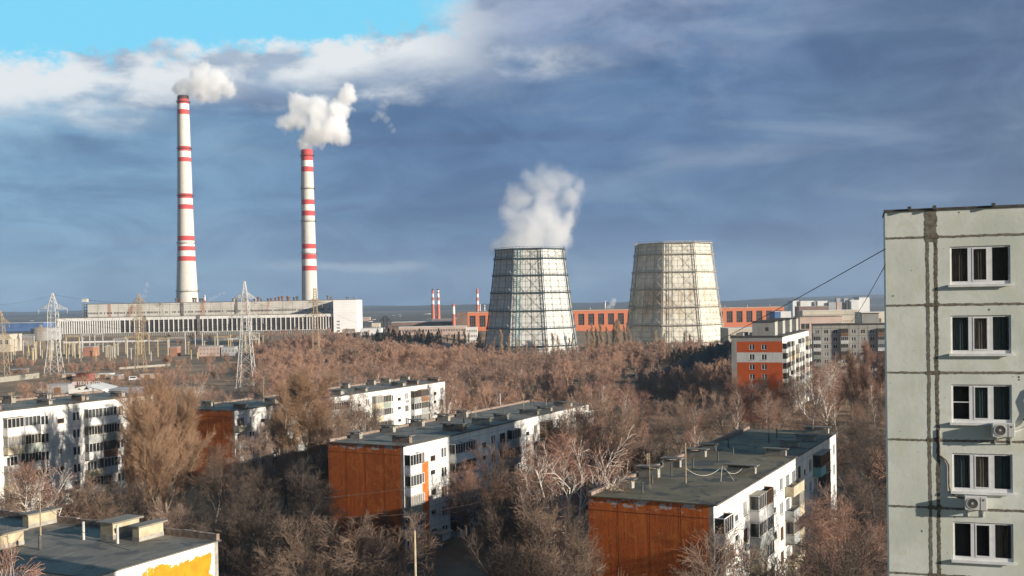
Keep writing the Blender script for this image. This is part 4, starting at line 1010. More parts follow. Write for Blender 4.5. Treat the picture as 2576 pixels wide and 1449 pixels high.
# right-hand works
def complex_():
    d = 1650; t = thing('grain_mill', 'long pale factory complex of tall boxy sections on the skyline at the right', 'factory', (P(1994, 760, d).x, d, 0)); x_0 = P(1994, 760, d).x
    for k, (p0, p1, yt, mm) in enumerate(((1994, 2012, 757, white_far), (2014, 2050, 757.5, white_far), (2052, 2085, 757.5, white_far), (2085, 2104, 761, grey_far), (2106, 2126, 760.5, pink_conc), (2126, 2136, 757.5, white_far), (2138, 2162, 755, white_far), (2162, 2190, 748.5, white_far))):
        A = P(p0, yt, d); B = P(p1, yt, d); mb = MB(); mb.box(A.x-x_0, B.x-x_0-.8, (k % 3)*2, 30, 0, A.z); mb.box(A.x-x_0+.2, B.x-x_0-1, (k % 3)*2-.3, 30, A.z, A.z+.6, 1); mb.build('section', [mm, grey_far], t)
    for p0 in (2008, 2051, 2128, 2136): A = P(p0, 757, d); mb = MB(); mb.box(A.x-x_0, A.x-x_0+3, -1.5, 0, 0, A.z-.5); mb.build('pilaster', dark_steel, t)
    for p0, yt in ((2112, 750), (2131, 750), (2149, 752)): A = P(p0, yt, d); mb = MB(); mb.box(A.x-x_0-3, A.x-x_0+3, 6, 14, A.z-6, A.z); mb.build('roof_house', grey_far, t)
complex_()
building('works_building', 'low beige building under the pale skyline complex', 'building', 2010, 2085, 771, 1300, 0, 20, brown_far, grey_far, 1, 9, (.6, .2), z0=16)
building('works_building', 'long cream building with two rows of tiny windows at the right', 'building', 2019, 2162, 781, 900, 0, 16, cream_far, white_far, 2, 30, (.4, .22), z0=12)
building('works_building', 'beige brick building just left of the pale green wall', 'building', 2166, 2300, 785, 860, 0, 16, cream_far, white_far, 1, 7, (.3, .3), z0=10)
building('works_building', 'low building with long dark window band behind the striped nine-storey block', 'building', 2012, 2118, 797, 700, 0, 16, pink_conc, brown_far, 1, 4, (.8, .35), z0=11)
building('works_building', 'blue and white hall at the right end of the orange factory', 'building', 1949, 1964, 784, 1000, 0, 20, blue_far, white_far)
building('works_building', 'white ribbed hall beside the blue one at the end of the factory', 'building', 1964, 1990, 784, 1001, 0, 20, white_far, white_far, 1, 10, (.3, .5), z0=4)
building('works_building', 'flat white roofs below the orange factory, left of the striped nine-storey block', 'building', 1832, 1990, 826, 620, 0, 24, cream_far, white_far, 1, 9, (.5, .3), z0=9)
hd = P(1912, 765, 1700); mb = MB(); mb.bar((0, 0, 0), (0, 0, P(1912, 756, 1700).z), 1.0, 0, 6, r2=.4); o_ = mb.build('radio_mast', rust, loc=(hd.x, 1700, 0)); tag(o_, 'small red and white mast behind the right end of the orange factory', 'mast')
# distant houses
r_ = random.Random(12); hg = 'distant houses on the plain'
for k in range(64):
    px = r_.choice([r_.uniform(905, 1160), r_.uniform(905, 1160), r_.uniform(-10, 130), r_.uniform(1440, 1580), r_.uniform(1830, 2230)]); d = r_.uniform(1700, 3200)
    y_ = 764-.0175*(px-1288)+34*FPX/d; w = r_.uniform(4, 9); 
    a = P(px, y_, d); L = w*d/FPX; H = r_.uniform(5, 9); mb = MB(); mb.box(0, L, 0, 9, 0, H, 0)
    t = thing('house', 'small distant house among trees on the plain beyond the works', 'house', (a.x, d, -.2), 0, hg)
    mb.build('wall', r_.choice([white_far, cream_far, pink_conc, grey_far, brown_far]), t)
    rb = MB(); e = .4; q = H+L*.22; rb.quad((-e,-e,H),(L+e,-e,H),(L+e,4.5,q),(-e,4.5,q)); rb.quad((L+e,9+e,H),(-e,9+e,H),(-e,4.5,q),(L+e,4.5,q)); rb.tri((0,0,H),(0,4.5,q),(0,9,H)); rb.build('roof', r_.choice([brown_far, grey_far, white_far, rust]), t)
# storage tanks on the left
for lab, px, yt, d, rpx, mm in (('big grey storage tank left of the turbine hall', 116, 826, 1000, 36, grey_far), ('dark grey storage tank in front of the larger one at the left', 52, 848, 900, 30, stain_steel)):
    c_ = P(px, yt, d); z_ = hgt(c_.x, d); H = c_.z-z_; r0 = rpx*d/FPX; t = thing('storage_tank', lab, 'storage tank', (c_.x, d, z_)); mb = MB(); mb.lathe([(r0, 0), (r0, H*.33), (r0, H*.66), (r0, H)], 36, [0]*3); mb.build('shell', mm, t, smooth=True)
    mb = MB(); mb.lathe([(r0+.15, H), (r0+.15, H+.3), (r0*.5, H+r0*.09), (.1, H+r0*.12)], 36, [0]*3); mb.build('roof', grey_far, t)

# ------------------------------------------------------------------ pylons
def pylon(label, px, d, zb, prof, arms, mat, r=.16, nb=None, rz=0.):
    """prof = [(y_px, width_px)] from the base up; arms = [(y_px, half_px)]"""
    k = d/FPX; c = P(px, prof[0][0], d); t = thing('lattice_pylon', label, 'pylon', (c.x, d, zb), rz, 'electricity pylons')
    zz = [max(0, P(px, y, d).z-zb) for y, _ in prof]; zz[0] = 0; ww = [w*k/2 for _, w in prof]
    f = lambda z: float(np.interp(z, zz, ww)); mb = MB()
    z = 0; lv = [0]
    while z < zz[-1]-.5:
        z += max(1.3, f(z)*1.5); lv.append(min(z, zz[-1]))
    cr = lambda z, i: Vector(((-1, 1, 1, -1)[i]*f(z), (-1, -1, 1, 1)[i]*f(z), z))
    for z0, z1 in zip(lv[:-1], lv[1:]):
        for i in range(4):
            mb.bar(cr(z0, i), cr(z1, i), r, 0, 4, cap=False); j = (i+1) % 4
            mb.bar(cr(z0, i), cr(z1, j), r*.6, 0, 3, cap=False); mb.bar(cr(z0, j), cr(z1, i), r*.6, 0, 3, cap=False)
    mb.build('tower', mat, t)
    for y, h in arms:
        z = P(px, y, d).z-zb; h = h*k; am = MB()
        for s in (-1, 1):
            tip = Vector((s*h, 0, z)); w = f(z)
            for yy_ in (-1, 1):
                lo = Vector((s*w, yy_*w, z)); up = Vector((s*f(z+2.2), yy_*f(z+2.2), z+2.2+h*.08)); am.bar(lo, tip, r*.75, 0, 4, cap=False); am.bar(up, tip, r*.75, 0, 4, cap=False)
                for q in (.25, .5, .75): am.bar(lo.lerp(tip, q), up.lerp(tip, max(0, q-.12)), r*.5, 0, 3, cap=False); am.bar(lo.lerp(tip, q-.2), up.lerp(tip, q), r*.5, 0, 3, cap=False)
            am.bar(tip, tip-Vector((0, 0, 2.2)), .10, 0, 4)
        am.build('crossarm', mat, t)
    for i in range(4):
        fb = MB(); q = cr(0, i); fb.box(q.x-.5, q.x+.5, q.y-.5, q.y+.5, -.6, .35); fb.build('footing', concrete, t)
    return t
pylon('pale lattice pylon with a single pair of arms, in front of the tank', 137, 520, 3.3, [(944, 37), (868, 21), (790, 20), (766, 15), (737, 2)], [(778, 36)], galv, .14)
pylon('tallest pale lattice pylon with three tiers of arms in the brown field', 621, 415, 3.0, [(980, 44), (854, 24), (751, 13), (706, 2)], [(751, 27), (800, 44), (854, 32)], galv, .125)
pylon('brown weathered lattice pylon with short arms left of the tallest one', 354, 540, 3.2, [(944, 24), (850, 14), (765, 10), (738, 2)], [(760, 16), (808, 22)], galv_brown, .12)
pylon('brown lattice pylon standing before the shorter big chimney', 796, 570, 2.0, [(926, 22), (850, 14), (775, 9), (723, 6)], [(797, 34), (762, 18)], galv_brown, .12)
pylon('dark lattice pylon among the bushes between conifers and wood', 971, 760, 1.5, [(898, 26), (850, 12), (794, 7)], [(851, 24), (806, 14)], galv_brown, .12)
pylon('pylon cut by the left edge of the photo', 4, 500, 3.3, [(940, 30), (860, 20), (800, 12), (780, 2)], [(812, 22), (852, 28)], galv_brown, .13)
pylon('small ochre pylon just left of the single-armed pale pylon', 105, 800, 4.0, [(915, 26), (870, 14), (816, 3)], [(832, 16)], galv_brown, .14)
# substation
r_ = random.Random(21)
post_m = flat('ochre_concrete_post', (.58, .47, .27), (.45, .36, .2), .6)
for k in range(16):
    px = 60+k*37+r_.uniform(-8, 8); d = r_.choice([690, 730, 780, 820]); 
    if 560 < px < 600: px += 45
    wpx = r_.uniform(22, 46)*700/d; a = P(px, 880, d); b2 = P(px+wpx, 880, d); zb_ = hgt(a.x, d); h = r_.uniform(9, 14); L = b2.x-a.x
    t = thing('substation_portal', 'pale portal frame of the switchyard in front of the turbine hall', 'portal frame', (a.x, d, zb_), 0, 'switchyard portal frames'); pale = r_.random() < .55; mm = galv if pale else post_m
    for x_ in (0, L): mb = MB(); mb.bar((x_, 0, 0), (x_, 0, h), .32, 0, 5); mb.build('post', mm, t)
    mb = MB(); mb.bar((-.8, -.4, h), (L+.8, -.4, h), .14); mb.bar((-.8, .4, h), (L+.8, .4, h), .14); mb.bar((-.8, 0, h+.8), (L+.8, 0, h+.8), .14)
    for i in range(8): mb.bar((L*i/8, -.4, h), (L*(i+1)/8, 0, h+.8), .08, 0, 3)
    mb.build('beam', mm, t); mb = MB()
    for i in range(4): mb.bar((L*(i+.5)/4, 0, h), (L*(i+.5)/4, 0, h-2.0), .16, 0, 5)
    mb.build('insulator', brown_far, t)
for k in range(70):
    px = r_.uniform(20, 700) if k > 34 else r_.uniform(20, 300); d = r_.uniform(640, 760); a = P(px, 900, d); zb_ = hgt(a.x, d); h = r_.uniform(4, 12); mb = MB()
    mb.bar((0, 0, -.2), (0, 0, h), .26, 0, 5); 
    if h > 7: mb.bar((-1.4, 0, h-.6), (1.4, 0, h-.6), .16, 0, 4)
    o_ = mb.build('switchyard_post', r_.choice([post_m, post_m, concrete, galv]), loc=(a.x, d, zb_)); tag(o_, 'upright post in the switchyard crowd before the turbine hall', 'post', 'switchyard posts')
pipe_ = MB(); a = P(300, 861, 900); 
pts_ = [P(px, y, 900) for px, y in ((160, 862), (300, 859), (430, 857), (600, 853))]
o_ = MB(); o_.tube([(p.x, p.y, p.z) for p in pts_], .9, 0, 8)
for i in range(14):
    p = pts_[0].lerp(pts_[-1], (i+.5)/14); o_.bar((p.x, p.y, hgt(p.x, p.y)-.3), (p.x, p.y, p.z), .3, 0, 4)
tag(o_.build('heat_pipeline', white_far), 'long white pipeline on supports running in front of the turbine hall', 'pipeline')

# ------------------------------------------------------------------ sheds and garages in the field
def shed(label, p0, p1, yt, yb, mm, rm, d, name='garage', cat='garage', door=True, gable=False, deep=6):
    a = P(p0, yb, d); b2 = P(p1, yb, d); z_ = hgt((a.x+b2.x)/2, d); L = b2.x-a.x; H = max(2.0, P(p0, yt, d).z-z_)
    t = thing(name, label, cat, (a.x, d, z_-.1)); mb = MB(); mb.box(0, L, 0, deep, 0, H); 
    if gable: mb.tri((0,0,H),(L,0,H),(L/2,0,H+L*gable)); mb.tri((L,deep,H),(0,deep,H),(L/2,deep,H+L*gable))
    mb.build('wall', mm, t); rb = MB()
    if gable: e = .3; q = H+L*gable; rb.quad((-e,-e,H-.1),(L/2,-e,q+.06),(L/2,deep+e,q+.06),(-e,deep+e,H-.1)); rb.quad((L/2,-e,q+.06),(L+e,-e,H-.1),(L+e,deep+e,H-.1),(L/2,deep+e,q+.06))
    else: rb.box(-.15, L+.15, -.3, deep+.15, H, H+.2)
    rb.build('roof', rm, t)
    if door: db = MB(); db.box(L*.3, L*.3+min(2.6, L*.5), -.06, .02, .1, min(2.3, H-.2)); db.build('door', bal_brown, t)
    return t, L, H
shed('cream garage with open dark doorway beside the single-armed pylon', 157, 189, 941, 957, cream_far, grey_far, 480)
shed('brick-red shed right of the cream garage', 190, 225, 940, 961, flat('red_shed', (.34, .13, .10), (.26, .10, .08), .5), rust, 470)
shed('pale long shed in the brown field', 240, 277, 944, 954, cream_far, white_far, 490)
shed('grey lean-to at the end of the pale long shed', 280, 300, 946, 956, grey_far, grey_far, 480)
shed('flat pale shed at the foot of the brown pylon', 352, 390, 946, 955, pink_conc, cream_far, 480)
shed('low dark shed below the tank at the left', 24, 60, 936, 948, stain_steel, grey_far, 540)
shed('grey-roofed long building left of the white gabled workshop', 120, 172, 968, 996, grey_far, grey_far, 400, 'workshop', 'workshop')
ws, L_, H_ = shed('white gabled workshop with a letter sign on its ridge', 173, 254, 981, 1000, white_far, white_far, 380, 'workshop', 'workshop', False, .13, 16)
for q, s_ in ((.56, 1.), (.33, .55)):
    mb = MB(); z_ = H_+.15; mb.tri((L_*q-1.1*s_, -.03, z_), (L_*q+1.1*s_, -.03, z_), (L_*q, -.03, z_+1.0*s_), 0); mb.build('window', dark_glazing, ws)
sg = MB(); zs_ = H_+L_*.13+.25; sg.box(L_*.11, L_*.25, 0, .15, zs_, zs_+1.25, 0); sg.box(L_*.11, L_*.70, .16, .2, zs_-.05, zs_+.02, 1); sg.box(L_*.4, L_*.42, .1, .2, H_, zs_, 1)
so = sg.build('sign', [flat('sign_pink', (.62, .36, .36), (.7, .6, .6), 1.2), dark_steel], ws)
def lettering(txt, par, loc, size, mat, w):
    cu = bpy.data.curves.new('lettering', 'FONT'); cu.body = txt; cu.size = size; cu.extrude = .03; cu.materials.append(mat); o1 = bpy.data.objects.new('lettering', cu); COL.objects.link(o1); bpy.context.view_layer.update(); me = bpy.data.meshes.new_from_object(o1.evaluated_get(bpy.context.evaluated_depsgraph_get())); bpy.data.objects.remove(o1); o2 = bpy.data.objects.new('lettering', me); COL.objects.link(o2); o2.parent = par; o2.location = loc; o2.rotation_euler[0] = R(90)
    return o2
lettering('ТЕХЦЕНТР', so, (L_*.27, 0, zs_+.1), 1.6, white_far, 6)
ws2, L2, H2 = shed('grey-blue kiosk building with dark letters, right of the white gabled workshop', 274, 345, 979, 1001, flat('blue_grey_wall', (.26, .27, .33), (.2, .21, .26), .5), grey_far, 372, 'workshop', 'workshop', False, 0, 8)
fs = MB(); fs.box(L2*.42, L2*1.0, -.12, -.02, H2-1.9, H2-.2); fo = fs.build('sign', flat('sign_grey', (.42, .40, .44), (.36, .34, .38), 1.), ws2); lettering('АВТОСТО', fo, (L2*.44, -.17, H2-1.6), 1.5, bal_blue, 6)
# concrete fences
def fence(label, p0, p1, d0, d1, h, mm=None):
    a = P(p0, 950, d0); b2 = P(p1, 950, d1); a.z = hgt(a.x, a.y); b2.z = hgt(b2.x, b2.y); v = b2-a; L = math.hypot(v.x, v.y); t = thing('concrete_fence', label, 'fence', a, math.atan2(v.y, v.x)); n_ = max(1, int(L/3))
    for i in range(n_): mb = MB(); mb.box(i*L/n_+.08, (i+1)*L/n_-.08, -.08, .08, -.4, h); mb.build('panel', mm or concrete, t)
    for i in range(n_+1): mb = MB(); mb.box(i*L/n_-.12, i*L/n_+.12, -.13, .13, -.4, h+.15); mb.build('post', concrete, t)
fence('pale concrete fence at the far left below the switchyard', -10, 98, 470, 500, 2.4)
fence('low pale wall beside the pylon at the right of the garages', 300, 430, 560, 590, 1.2)
# van
def van(px, y, d):
    a = P(px, y, d); z_ = hgt(a.x, d); t = thing('van', 'small white van parked by the dark bushes in the field', 'van', (a.x, d, z_), R(8)); mb = MB()
    mb.prism([(0, 0), (0, 0)], 0, 0) if False else None
    prof = [(0, .45), (4.4, .45), (4.45, 1.1), (3.5, 1.25), (2.9, 2.05), (.1, 2.1)]; k = mb.pts([(x_, 0, z) for x_, z in prof]+[(x_, 1.8, z) for x_, z in prof]); n_ = 6
    for i in range(n_): j = (i+1) % n_; mb.f.append((k+i, k+j, k+n_+j, k+n_+i)); mb.mi.append(0)
    mb.f.append(tuple(k+i for i in range(n_))); mb.mi.append(0); mb.f.append(tuple(k+n_+i for i in reversed(range(n_)))); mb.mi.append(0); mb.build('body', bal_white, t)
    mb = MB(); mb.quad((.4,-.01,1.3),(3.1,-.01,1.3),(2.8,-.01,1.9),(.4,-.01,1.9)); mb.build('side_window', glass, t)
    for x_ in (.9, 3.5):
        for y_ in (0, 1.7): mb = MB(); mb.bar((x_, y_-.05, .35), (x_, y_+.15, .35), .35, 0, 14); mb.build('wheel', dark_steel, t)
van(324, 958, 470)
# coal heap
cmb = MB(); cc = [P(1560, 950, 470), P(1850, 930, 440)]
blackish = flat('blackish', (.030, .028, .027), (.016, .015, .015), .3, .9, .6)  # one near-black tone over the whole mound
NXc, NYc = 44, 14; c0 = P(1540, 900, 470); c1_ = P(1860, 900, 430)
for j in range(NYc+1):
    for i in range(NXc+1):
        u_, v_ = i/NXc, j/NYc; p = c0.lerp(c1_, u_); ridge = 16.0*sstep(0, .92, u_)*(1-.25*sstep(.93, 1, u_)); prof_ = sstep(0, .55, v_)*(1-sstep(.6, 1, v_)*.9)
        cmb.v.append((p.x+v_*18, p.y+v_*62-8, hgt(p.x, p.y)-.3+ridge*prof_*(1+.07*math.sin(i*1.9+j)+.05*math.sin(j*2.7+i*.7))+.4*math.sin(i*.9)*prof_))
for j in range(NYc):
    for i in range(NXc): q = j*(NXc+1)+i; cmb.f.append((q, q+1, q+NXc+2, q+NXc+1)); cmb.mi.append(0)
tag(cmb.build('black_heap', blackish, smooth=True), 'long black heap rising to the right in front of the yellowed cooling tower', 'coal heap', kind='structure')
# lamp posts, overhead lines, gas pipe, courtyard lane
def pole(label, px, yt, d, r=.13, lamp=True, mm=None):
    a = P(px, yt, d); z_ = hgt(a.x, d); t = thing('lamp_post', label, 'lamp post', (a.x, d, z_)); mb = MB(); mb.bar((0, 0, -.2), (0, 0, a.z-z_), r*1.35, 0, 8, r2=r*.75); mb.build('post', mm or concrete_y, t)
    if lamp: mb = MB(); H = a.z-z_; mb.tube([(0,0,H-.1),(-.15,0,H+.8),(-.5,-.1,H+1.3)], .028, 0, 6); mb.build('bracket', stain_steel, t); mb = MB(); mb.box(-.95, -.45, -.16, .0, H+1.26, H+1.36); mb.build('lamp_head', stain_steel, t)
pole('beige concrete lamp post before the central orange gable', 1043, 1335, 96)
pole('thin white lamp post in the wood above the central block', 1258, 990, 235, .09, True, white_far)
def wire(label, pts, r=.012, sag_=.6, name='cable', grp=None):
    mb = MB()
    for a, b2, s_ in pts: mb.tube(sag(a, b2, s_, 14), r, 0, 4)
    tag(mb.build(name, dark_steel), label, 'cable', grp)
M0 = tr.matrix_basis
wire('dark cable running from the green wall down across the wood', [(M0 @ Vector((.0, -.05, HT-1.55)), P(1545, 978, 150), .5)], .022)
wire('thin cable dropping steeply from the green wall beside the skyline complex', [(M0 @ Vector((0, -.04, HT-2.2)), P(2120, 830, 160), .5)], .02)
wire('thin overhead wire crossing in front of the central orange gable, upper', [(P(815, 1252, 105), P(1480, 1130, 112), .7)], .014, grp=None)
wire('thin overhead wire crossing in front of the central orange gable, lower', [(P(800, 1300, 103), P(1200, 1265, 108), .5)], .014)
wire('power lines crossing the wood from the dark pylon towards the coal heap', [(P(985, 851, 755), P(1500, 880, 600), 3), (P(985, 851, 757), P(1850, 905, 480), 6)], .06, name='power_line')
wire('power lines hanging low over the wood to the striped nine-storey block', [(P(960, 930, 380), P(1900, 1010, 285), 3), (P(960, 905, 420), P(1900, 965, 320), 4)], .035, name='power_line')
for lab_, A_, B_, off in (('conductors sagging between the single-armed pylon and the tallest pylon', P(137, 778, 520), P(621, 800, 415), 5), ('conductors sagging from the tallest pylon to the brown pylon before the chimney', P(621, 800, 415), P(796, 797, 570), 5), ('conductors running from the brown pylon before the chimney to the dark pylon', P(796, 797, 570), P(971, 851, 760), 5), ('conductors leaving the single-armed pylon beyond the left edge', P(137, 778, 520), P(-150, 800, 470), 5)):
    wire(lab_, [(A_+Vector((q*5.5, 0, -2)), B_+Vector((q*5.5, 0, -2)), off) for q in (-1, 1)]+[(A_+Vector((0, 0, 7)), B_+Vector((0, 0, 7)), 3)], .045, name='power_line')
gp = MB(); a = G(770, 1446, 1.2); b2 = G(885, 1413, 1.2); gp.tube([(a.x, a.y, 1.2), (b2.x, b2.y, 1.2)], .07, 0, 8)
for q in (.1, .5, .9): p = a.lerp(b2, q); gp.bar((p.x, p.y, -.2), (p.x, p.y, 1.2), .05)
tag(gp.build('gas_pipe', flat('gas_yellow', (.62, .40, .04), (.5, .32, .04), 2)), 'yellow gas pipe on low posts at the bottom edge, left of the lamp post', 'gas pipe')
lane = MB(); pl = [(-60, 92), (-30, 112), (-4, 121), (10, 130), (36, 180), (60, 225)]
for (x0_, y0_), (x1_, y1_) in zip(pl[:-1], pl[1:]):
    for q in range(6):
        A = Vector((x0_+(x1_-x0_)*q/6, y0_+(y1_-y0_)*q/6, 0)); B = Vector((x0_+(x1_-x0_)*(q+1)/6, y0_+(y1_-y0_)*(q+1)/6, 0)); nv = Vector((-(y1_-y0_), x1_-x0_, 0)).normalized()*2.2
        P4 = [A-nv, B-nv, B+nv, A+nv]; lane.quad(*[(p.x, p.y, hgt(p.x, p.y)+.35) for p in P4])
tag(lane.build('lane', flat('asphalt', (.055, .055, .055), (.09, .088, .08), .5, .9, world=True)), kind='structure')

# ------------------------------------------------------------------ bare trees
bark_grey = flat('bark_grey', (.17, .145, .12), (.10, .085, .07), 3, .9)
bark_birch = flat('bark_birch', (.74, .68, .60), (.46, .40, .34), 4, .8, lo=.5, hi=.75)
bark_pale = flat('bark_pale', (.34, .28, .21), (.24, .2, .15), 3, .9)
twig_red = flat('twig_red', (.34, .205, .15), (.24, .15, .115), .25, .9, rand=.3, world=True)
twig_brown = flat('twig_brown', (.33, .235, .175), (.24, .17, .13), .25, .9, rand=.3, world=True)
twig_shade_dark = flat('twig_shade_dark', (.135, .102, .082), (.09, .07, .06), .25, .9, rand=.25, world=True)  # darker copy of the brown twigs, courtyard shadow put into the colour
twig_gold = flat('twig_gold', (.42, .27, .17), (.31, .195, .125), .3, .9, rand=.15, world=True)
twig_birch = flat('twig_birch', (.36, .21, .155), (.26, .15, .11), .25, .9, rand=.2, world=True)
twig_poplar = flat('twig_poplar', (.50, .36, .23), (.38, .27, .17), .25, .9, rand=.2, world=True)
needle = flat('dark_needles', (.035, .042, .030), (.018, .022, .017), .8, .9, rand=.3)
def rot_about(v, axis, a): return Matrix.Rotation(a, 3, axis) @ v
class Tree:
    def __init__(s, seed): s.r = random.Random(seed); s.seg = {'trunk': [], 'crown': []}
    def limb(s, part, p, d, L, r0, r1, n, up=0., wob=.12):
        pts = [(Vector(p), Vector(d).normalized(), r0)]; q = Vector(p); d = Vector(d).normalized()
        for i in range(n):
            d = (d + Vector((s.r.gauss(0, wob), s.r.gauss(0, wob), s.r.gauss(0, wob)+up))).normalized()
            nq = q + d*(L/n); ra = r0+(r1-r0)*i/n; rb = r0+(r1-r0)*(i+1)/n
            s.seg[part].append((q, nq, ra, rb)); q = nq; pts.append((q, d, rb))
        return pts
    def at(s, pts, t):
        f = t*(len(pts)-1); i = min(int(f), len(pts)-2); u = f-i; return pts[i][0].lerp(pts[i+1][0], u), pts[i][1].lerp(pts[i+1][1], u).normalized(), pts[i][2]+(pts[i+1][2]-pts[i][2])*u
    def side(s, d, ang):
        ax = d.orthogonal().normalized(); ax = rot_about(ax, d, s.r.uniform(0, 2*math.pi)); return rot_about(d, ax, ang)
    def branch(s, par, lev, spec):
        """spec per level: (count, t0, t1, angle, length, falloff, r ratio, nseg, up, wob)"""
        if lev >= len(spec): return
        cnt, t0, t1, ang, ln, fall, rr, ns, up, wob = spec[lev]
        for k in range(cnt):
            t = t0+(t1-t0)*(k+s.r.random())/cnt; p, d, r = s.at(par, t)
            dd = s.side(d, math.radians(ang*s.r.uniform(.65, 1.3))); L = ln*(1-fall*(t-t0)/max(.01, t1-t0))*s.r.uniform(.7, 1.2)
            ra = max(spec[lev][6]*r, s.tw); q = s.limb('trunk' if lev < s.tl else 'crown', p, dd, L, ra, max(s.tw*.7, ra*.35), ns, up, wob); s.branch(q, lev+1, spec)
def make_tree(seed, kind, lod=0):
    t = Tree(seed); r = t.r; t.tw = .011 if not lod else .03; t.tl = 1
    if kind == 'round':
        H = 12; tr_ = t.limb('trunk', (0, 0, -.3), (r.gauss(0, .05), r.gauss(0, .05), 1), 8.5, .20, .05, 7, .02, .07)
        sp = [(13, .22, 1., 42, 5.6, .45, .55, 5, .05, .11), (7, .2, 1., 38, 2.5, .45, .5, 4, .03, .14), (6, .15, 1., 36, 1.25, .4, .5, 3, .02, .16), (6, .1, 1., 36, .66, .3, .6, 2, .02, .18)]
        if lod: sp = [(8, .2, 1., 42, 5.4, .45, .55, 3, .05, .11), (6, .2, 1., 38, 2.4, .45, .5, 2, .03, .14), (6, .15, 1., 36, 1.3, .4, .5, 1, .02, .16)]
    elif kind == 'birch':
        H = 16; tr_ = t.limb('trunk', (0, 0, -.3), (r.gauss(0, .06), r.gauss(0, .06), 1), 15.3, .19, .025, 10, .03, .05); t.tl = 2
        sp = [(24, .22, .99, 36, 5.2, .72, .55, 5, .035, .09), (7, .2, 1., 34, 1.9, .45, .5, 4, -.03, .12), (5, .15, 1., 32, 1.1, .4, .5, 3, -.10, .12), (4, .1, 1., 30, .7, .3, .6, 2, -.14, .12)]
    elif kind == 'spreader':
        H = 14; tr_ = t.limb('trunk', (0, 0, -.3), (r.gauss(0, .08), r.gauss(0, .08), 1), 8.0, .27, .12, 6, .02, .08); t.tl = 3
        sp = [(9, .30, 1., 44, 6.6, .3, .62, 7, .05, .10), (7, .15, 1., 38, 3.0, .4, .55, 5, .02, .13), (6, .15, 1., 36, 1.6, .4, .5, 3, -.02, .14), (5, .1, 1., 34, .8, .3, .6, 2, -.06, .15)]; t.tw = .014
    elif kind == 'willow':
        H = 22; tr_ = t.limb('trunk', (0, 0, -.3), (0, 0, 1), 18, .36, .06, 8, .02, .05)
        sp = [(22, .10, 1., 30, 10.5, .62, .45, 6, .04, .06), (10, .12, 1., 27, 3.6, .4, .45, 4, .05, .09), (8, .1, 1., 26, 1.9, .35, .5, 3, .04, .10), (6, .05, 1., 26, 1.15, .3, .6, 2, .03, .12)]; t.tw = .017
    elif kind == 'poplar':
        H = 18; tr_ = t.limb('trunk', (0, 0, -.3), (0, 0, 1), 17.4, .25, .03, 8, .03, .03)
        sp = [(26, .10, .97, 17, 5.2, .62, .4, 4, .05, .05), (9, .15, 1., 18, 2.1, .4, .5, 3, .05, .08), (6, .1, 1., 20, 1.2, .3, .6, 2, .04, .1)]
        t.tw = .038
    elif kind == 'bush':
        H = 5; tr_ = None; sp = [(6, .2, 1., 34, 1.5, .4, .5, 3, .03, .13), (5, .15, 1., 34, .8, .4, .5, 2, .02, .14), (4, .1, 1., 33, .5, .3, .6, 2, .02, .16)]
        if lod: sp = [(6, .2, 1., 34, 1.5, .4, .5, 2, .03, .13), (5, .15, 1., 34, .9, .4, .5, 1, .02, .14)]
        for k in range(9 if not lod else 7):
            a = r.uniform(0, 6.28); q = t.limb('trunk', (.25*math.cos(a), .25*math.sin(a), -.2), (.5*math.cos(a)*r.random(), .5*math.sin(a)*r.random(), 1), r.uniform(3.2, 4.8), .05, .02, 4, .03, .1); t.branch(q, 0, [*sp])
    if kind == 'bush': t.tl = 0
    if tr_: t.branch(tr_, 0, sp)
    return t
def tree_meshes(seed, kind, bark, twig):
    t = make_tree(seed, kind); out = []
    for part, mat, nn in (('trunk', bark, 5), ('crown', twig, 3)):
        s_ = t.seg[part]; out.append(seg_mesh(part, [tuple(a[0]) for a in s_], [tuple(a[1]) for a in s_], [a[2] for a in s_], [a[3] for a in s_], nn, mat))
    mx = max(a[1].z for p in t.seg.values() for a in p)
    return out[0], out[1], mx
TREES = {}
def proto(kind, v):
    key = (kind, v)
    if key not in TREES:
        spec = {'round': ('round', bark_grey, twig_brown), 'red': ('round', bark_grey, twig_red), 'dark': ('round', bark_grey, twig_shade_dark), 'birch': ('birch', bark_birch, twig_birch), 'spreader': ('spreader', bark_birch, twig_birch), 'willow': ('willow', bark_pale, twig_gold),
                'brownwillow': ('willow', bark_pale, twig_red), 'poplar': ('poplar', bark_pale, twig_poplar), 'bush': ('bush', bark_grey, twig_red), 'greybush': ('bush', bark_grey, twig_brown)}[kind]
        me = None
        for k2 in TREES:   # the same skeleton in another colour shares nothing but its shape
            pass
        TREES[key] = tree_meshes(hash(spec[0]) % 7 * 0 + len(spec[0])*17+v*5, *spec)
    return TREES[key]
NTREE = [0]
KN = {'spreader': 'birch_tree', 'round': 'bare_tree', 'red': 'bare_tree', 'dark': 'bare_tree', 'birch': 'birch_tree', 'willow': 'willow_tree', 'brownwillow': 'willow_tree', 'poplar': 'poplar_tree', 'bush': 'bush', 'greybush': 'bush'}
def put_tree(x, y, h, kind, label, group=None, wid=1., v=None):
    rr = random.Random(int(x*31+y*17)); v = rr.randrange(3 if kind in ('round', 'red', 'dark', 'birch', 'spreader') else 2) if v is None else v
    tm, cm, mx = proto(kind, v); s = h/mx
    t = thing(KN[kind], label, 'bush' if 'bush' in kind else 'tree', (x, y, hgt(x, y)), rr.uniform(0, 6.28), group); t.scale = (s*wid, s*wid, s)
    link('trunk', tm, t); link('crown', cm, t); NTREE[0] += 1
    return t
def tree_at(px, ytop, h, kind, label, group=None, wid=1., d=None, v=None):
    if d is None:
        p = G(px, ytop, h)
        for _ in range(3): p = G(px, ytop, h+hgt(p.x, p.y))
    else:
        p = P(px, ytop, d); h = p.z-hgt(p.x, p.y)
    return put_tree(p.x, p.y, h, kind, label, group, wid, v)
